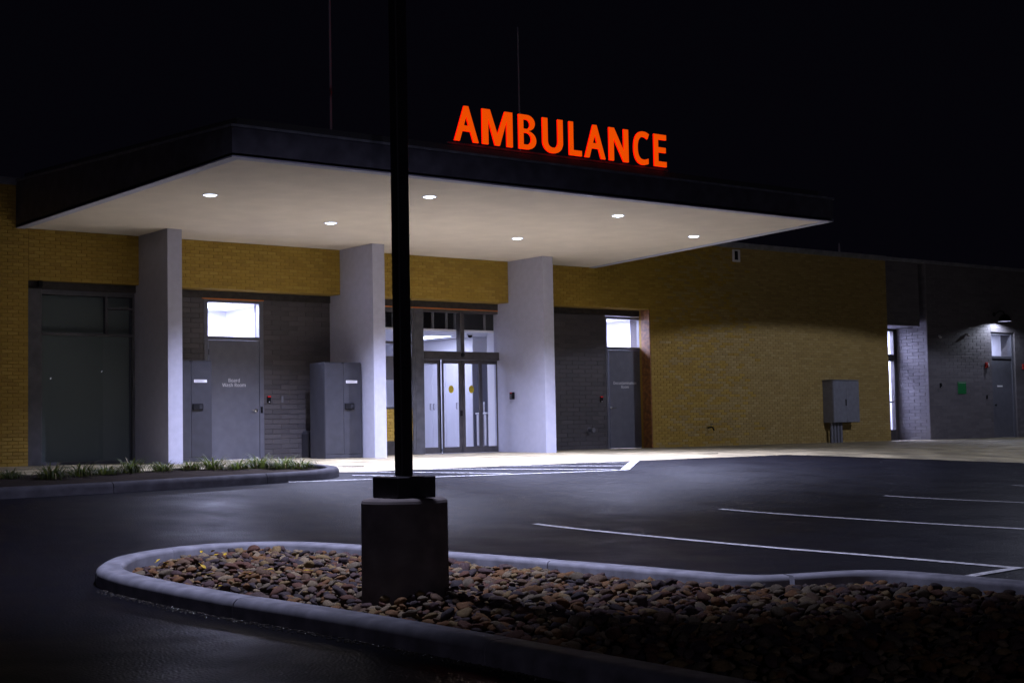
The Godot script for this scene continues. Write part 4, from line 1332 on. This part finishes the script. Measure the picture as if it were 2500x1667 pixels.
func island() -> void:
	var out := PackedVector2Array([Vector2(-2.9, 27.5), Vector2(-2.9, 24.0), Vector2(-2.93, 21.0), Vector2(-3.0, 18.7), Vector2(-3.1, 17.0), Vector2(-3.17, 15.9), Vector2(-3.18, 15.2), Vector2(-3.1, 14.65), Vector2(-2.86, 14.2), Vector2(-2.52, 13.82), Vector2(-2.03, 13.56), Vector2(-1.5, 13.48), Vector2(-1.0, 13.6), Vector2(-0.6, 13.93), Vector2(-0.3, 14.6), Vector2(-0.03, 15.62), Vector2(0.24, 16.8), Vector2(0.36, 17.8), Vector2(0.44, 18.6), Vector2(0.53, 19.02), Vector2(0.85, 19.2), Vector2(1.2, 19.34), Vector2(1.45, 19.6), Vector2(1.56, 20.1), Vector2(1.62, 21.0), Vector2(1.66, 24.0), Vector2(1.66, 27.5)])
	var path := smooth_path(out, 0.1)
	isle = path
	var k := Node3D.new()
	k.name = "island_kerb"
	add_child(k)
	tag(k, "rounded pale concrete kerb round the stone island", "", "", "structure")
	kerb(k, path, 1.0, 0.24, 0.145, [4.5, 7.4, 10.3, 12.75, 14.4, 17.0, 19.2, 21.4, 24.0, 27.5], M.kerb_concrete)
	# soil and stones
	var soil := Geo.new()
	var st := 0.12
	var zz := 13.3
	while zz < 27.4:
		var xx := -3.3
		while xx < 1.8:
			var c := [Vector2(xx, zz), Vector2(xx + st, zz), Vector2(xx + st, zz + st), Vector2(xx, zz + st)]
			if c.all(func(q): return Geometry2D.is_point_in_polygon(q, path)):
				var P := []
				for q in c: P.append(gpos(q.x, q.y, mound(q.x, q.y) - 0.03))
				soil.quad_out(P[0], P[1], P[2], P[3], P[0] + Vector3.DOWN)
			xx += st
		zz += st
	var bed := struct("stone_bed", soil, M.soil, "bed of loose river stones inside the kerbed island")
	var shapes: Array[ArrayMesh] = []
	for i in 7: shapes.append(pebble(500 + i))
	var tones := [Color(0.25, 0.135, 0.06), Color(0.18, 0.115, 0.075), Color(0.16, 0.08, 0.055), Color(0.085, 0.065, 0.068), Color(0.20, 0.16, 0.11), Color(0.28, 0.195, 0.09), Color(0.125, 0.08, 0.078), Color(0.23, 0.115, 0.05), Color(0.07, 0.058, 0.062), Color(0.32, 0.245, 0.155), Color(0.14, 0.10, 0.09), Color(0.42, 0.25, 0.02)]
	var list := []
	rng.seed = 77
	for layer in 2:
		var sp := 0.083 if layer == 0 else 0.115
		zz = 13.4
		while zz < 26.0:
			var xx := -3.2
			while xx < 1.7:
				var p := Vector2(xx + rng.randf_range(-0.5, 0.5) * sp, zz + rng.randf_range(-0.5, 0.5) * sp)
				var size := 0.030 + 0.044 * pow(rng.randf(), 2.0)
				var rot := Basis.from_euler(Vector3(rng.randf_range(-0.5, 0.5), rng.randf() * TAU, rng.randf_range(-0.5, 0.5)))
				var tone := rng.randi() % 40
				var shape := rng.randi() % 7
				var lift := rng.randf_range(0.0, 0.022)
				xx += sp
				if not Geometry2D.is_point_in_polygon(p, path): continue
				var e := 10.0
				for i in range(0, path.size()):
					e = minf(e, path[i].distance_squared_to(p))
				if e < 0.29 * 0.29 or p.distance_to(Vector2(-1.985, 17.8)) < 0.35: continue
				if layer == 1 and rng.randf() < 0.35: continue
				var q := gpos(p.x, p.y, mound(p.x, p.y) + lift + layer * 0.032)
				list.append([Transform3D(rot * Basis.from_scale(Vector3.ONE * size), q), tone % 11 if tone < 40 else 11, shape, in_frame(q) / size])
			zz += sp
	list.sort_custom(func(a, b): return a[3] < b[3])
	var mats := []
	for c in tones:
		var m: StandardMaterial3D = M.stone_coloured.duplicate()
		m.vertex_color_use_as_albedo = false
		m.albedo_color = c.linear_to_srgb()
		m.resource_name = "stone_tone"
		mats.append(m)
	for i in mini(300, list.size()):
		var o := MeshInstance3D.new()
		o.name = "stone" if i == 0 else "stone_%03d" % i
		o.mesh = shapes[list[i][2]]
		o.material_override = mats[list[i][1]]
		o.transform = list[i][0]
		bed.add_child(o, true)
	for s in 7:
		var rest := []
		for i in range(300, list.size()):
			if list[i][2] == s: rest.append(list[i])
		var mm := MultiMesh.new()
		mm.transform_format = MultiMesh.TRANSFORM_3D
		mm.use_colors = true
		mm.mesh = shapes[s]
		mm.instance_count = rest.size()
		for i in rest.size():
			mm.set_instance_transform(i, rest[i][0])
			mm.set_instance_color(i, tones[rest[i][1]])
		var mi := MultiMeshInstance3D.new()
		mi.name = "gravel" if s == 0 else "gravel_%03d" % s
		mi.multimesh = mm
		mi.material_override = M.stone_coloured
		mi.set_meta("kind", "stuff")
		bed.add_child(mi, true)
	# yellow leaves on the stones
	var lf := Geo.new()
	var ring := [Vector3(0, 0, -1), Vector3(0.35, 0.1, -0.5), Vector3(0.5, 0.14, 0), Vector3(0.33, 0.1, 0.55), Vector3(0, 0.02, 1.0), Vector3(-0.33, 0.1, 0.55), Vector3(-0.5, 0.14, 0), Vector3(-0.35, 0.1, -0.5)]
	for i in 8:
		lf.tri_out(ring[i] * 0.034, ring[(i + 1) % 8] * 0.034, Vector3(0, -0.003, 0), Vector3(0, -1, 0))
	lf.tube(PackedVector3Array([Vector3(0, 0, 0.034), Vector3(0, 0.004, 0.058)]), 0.002, 5)
	var lm := lf.mesh()
	for i in 14:
		var p := Vector2(rng.randf_range(-2.75, -1.6), rng.randf_range(14.0, 16.5))
		if p.distance_to(Vector2(-1.985, 17.8)) < 0.5 or not Geometry2D.is_point_in_polygon(p, path): p = Vector2(-2.2 + 0.05 * i, 16.0 + 0.04 * i)
		var o := put(lm, "fallen_leaf", M.leaf_yellow)
		o.transform = Transform3D(Basis.from_euler(Vector3(rng.randf_range(-0.5, 0.5), rng.randf() * TAU, rng.randf_range(-0.4, 0.4))), gpos(p.x, p.y, mound(p.x, p.y) + 0.09))
		tag(o, "small yellow fallen leaf lying on the river stones left of the lamp post", "leaf", "yellow leaves on the stones")
	# wet grit along the foot of the near kerb
	var gm := MultiMesh.new()
	gm.transform_format = MultiMesh.TRANSFORM_3D
	gm.mesh = shapes[1]
	gm.instance_count = 900
	for i in 900:
		var z := rng.randf_range(15.0, 21.0)
		var j := 0
		while j < path.size() - 1 and path[j].y > z: j += 1
		var x := path[j].x - absf(rng.randfn()) * 0.05 - 0.012
		gm.set_instance_transform(i, Transform3D(Basis.from_euler(Vector3(rng.randf() * 3.0, rng.randf() * 6.0, 0)) * Basis.from_scale(Vector3.ONE * rng.randf_range(0.004, 0.013)), gpos(x, z, 0.004)))
	var gi := MultiMeshInstance3D.new()
	gi.name = "wet_grit"
	gi.multimesh = gm
	var wet := plain("wet_grit", lin(0.05, 0.045, 0.04), 0.12)
	gi.material_override = wet
	add_child(gi)
	tag(gi, "wet grit and leaf crumbs along the foot of the island kerb", "", "", "stuff")

# ---------------------------------------------------------------- planted bed on the left
func blade(g: Geo, base: Vector3, dir: float, len: float, bend: float, w: float) -> void:
	var out := Vector3(cos(dir), 0, sin(dir))
	var side := Vector3(-sin(dir), 0, cos(dir))
	var p := base
	var ang := 1.35 - bend * 0.15
	var prev := [p - side * w * 0.5, p + side * w * 0.5]
	var n := 5
	for i in n:
		ang -= bend * (0.25 + 0.25 * i)
		var q := p + (out * cos(ang) + Vector3.UP * sin(ang)) * len / n
		var ww := w * (1.0 - pow(float(i + 1) / n, 2.0)) * 0.5 + 0.0006
		var now := [q - side * ww, q + side * ww]
		g.quad(prev[0], prev[1], now[1], now[0])
		prev = now
		p = q

func planter() -> void:
	var sizes := [0.9, 1.0, 1.15, 0.8, 1.1, 0.7, 0.85, 1.1, 0.75, 1.0, 1.1, 0.7, 0.9]
	var out := PackedVector2Array([Vector2(-16, 8.3), Vector2(-8, 8.15), Vector2(-2, 7.95), Vector2(0.0, 7.82), Vector2(1.7, 7.6), Vector2(2.8, 7.45), Vector2(3.45, 7.33), Vector2(3.92, 7.1), Vector2(4.2, 6.75), Vector2(4.18, 6.35), Vector2(3.95, 6.02), Vector2(3.6, 5.78), Vector2(3.1, 5.55)])
	var path := smooth_path(out, 0.1)
	var k := Node3D.new()
	k.name = "planter_kerb"
	add_child(k)
	tag(k, "dark rounded concrete kerb round the end of the planted bed", "", "", "structure")
	kerb(k, path, -1.0, 0.2, 0.15, [4.0, 7.0, 10.0, 13.0, 16.0, 18.5], M.shaded_kerb)
	var poly := PackedVector2Array(path)
	poly.append(Vector2(-16, 5.35))
	var soil := Geo.new()
	var x := -16.0
	while x < 4.0:
		var z := 5.1
		while z < 8.4:
			var cs := [Vector2(x, z), Vector2(x + 0.1, z), Vector2(x + 0.1, z + 0.1), Vector2(x, z + 0.1)]
			if cs.all(func(c): return Geometry2D.is_point_in_polygon(c, poly)):
				var P := []
				for c in cs:
					P.append(gpos(c.x, c.y, 0.09 + 0.02 * sin(c.x * 7.0) * cos(c.y * 9.0)))
				soil.quad_out(P[0], P[1], P[2], P[3], P[0] + Vector3.DOWN)
			z += 0.1
		x += 0.1
	struct("planting_soil", soil, M.soil, "dark mulch of the planted bed behind the kerb")
	var spots := [[4.0, 6.3], [3.55, 6.2], [3.2, 6.0], [2.82, 6.05], [2.45, 5.9], [2.15, 5.75], [1.6, 5.9], [1.05, 6.0], [0.6, 6.15], [0.15, 6.3], [-0.4, 6.6], [-0.9, 6.3], [-1.4, 6.5]]
	var ord := ["first", "second", "third", "fourth", "fifth", "sixth", "seventh", "eighth", "ninth", "tenth", "eleventh", "twelfth", "thirteenth"]
	rng.seed = 99
	for i in spots.size():
		var s: Array = spots[i]
		var t := thing("grass_clump", "spiky green plant in the kerbed bed, %s from its rounded right end" % ord[i], "plant", gpos(s[0] if i else 3.75, s[1], 0.09), "spiky plants in the kerbed bed")
		for c in 2:
			var g := Geo.new()
			for b in (130 if c == 0 else 22):
				var a := rng.randf() * TAU
				blade(g, Vector3(cos(a), 0, sin(a)) * rng.randf() * 0.16, a + rng.randf_range(-0.4, 0.4), rng.randf_range(0.22, 0.5) * sizes[i] * 0.8, rng.randf_range(0.35, 1.0), rng.randf_range(0.010, 0.020))
			obj("foliage" if c == 0 else "dry_foliage", g, M.blade_green if c == 0 else M.blade_straw, t)

# ---------------------------------------------------------------- lamp post in the island, rods on the roof
func lamp_post() -> void:
	var y0 := gh(-1.985, 17.8)
	var t := thing("lamp_post", "dark square steel lamp post on a round concrete base in the stone island", "lamp post", Vector3(-1.985, 0, 17.8))
	var b := Geo.new()
	b.lathe(PackedVector2Array([Vector2(0.328, y0 - 0.2), Vector2(0.325, -0.055), Vector2(0.318, -0.036), Vector2(0.30, -0.024), Vector2(0.27, -0.018), Vector2(0.0, -0.018)]), Transform3D(), 56)
	obj("concrete_base", b, M.pole_concrete, t)
	obj("base_cover", bx(-0.173, 0.173, -0.018, 0.142, -0.173, 0.173, 0.008), M.pole_metal, t)
	obj("pole", bx(-0.052, 0.052, 0.143, 7.4, -0.052, 0.052, 0.008), M.pole_metal, t)
	obj("arm", bx(-0.03, 0.03, 7.3, 7.36, -0.6, -0.053), M.pole_metal, t)
	obj("unseen_lamp_head", bx(-0.17, 0.17, 7.29, 7.4, -1.15, -0.6, 0.02), M.pole_metal, t)
	obj("unseen_lamp_lens", bx(-0.13, 0.13, 7.282, 7.289, -1.1, -0.65), M.wall_lamp_glow, t)
	spot("beam", Vector3(-1.985, 7.24, 16.93), Vector3(0.44, -1.0, -0.38), 51.0, 1.0, 130.0, Color(0.84, 0.85, 1.0), 0.06, t)  # lit head is out of view overhead, aimed to light stones and stall lines

func roof_rods() -> void:
	for s in [[7.03, 2.0, 5.1, 10.6, "thin metal rod rising from the canopy roof left of the dark post"], [14.97, -2.0, 5.05, 10.66, "thin metal rod rising behind the letter B of the red sign"], [25.09, -0.3, 5.315, 5.62, "short metal rod on the parapet above the electrical enclosure"]]:
		var t := thing("roof_rod", s[4], "metal rod", Vector3(s[0], s[2], s[1]), "thin metal rods on the roofs")
		var g := Geo.new()
		var h: float = s[3] - s[2]
		g.lathe(PackedVector2Array([Vector2(0.028, 0.0), Vector2(0.025, h * 0.6), Vector2(0.016, h - 0.02), Vector2(0.0, h)]), Transform3D(), 8)
		obj("rod", g, M.white_plastic, t)
		var b := Geo.new()
		b.lathe(PackedVector2Array([Vector2(0.05, 0.0), Vector2(0.05, 0.03), Vector2(0.02, 0.06), Vector2(0.012, 0.08)]), Transform3D(), 12)
		obj("socket", b, M.galvanised, t)
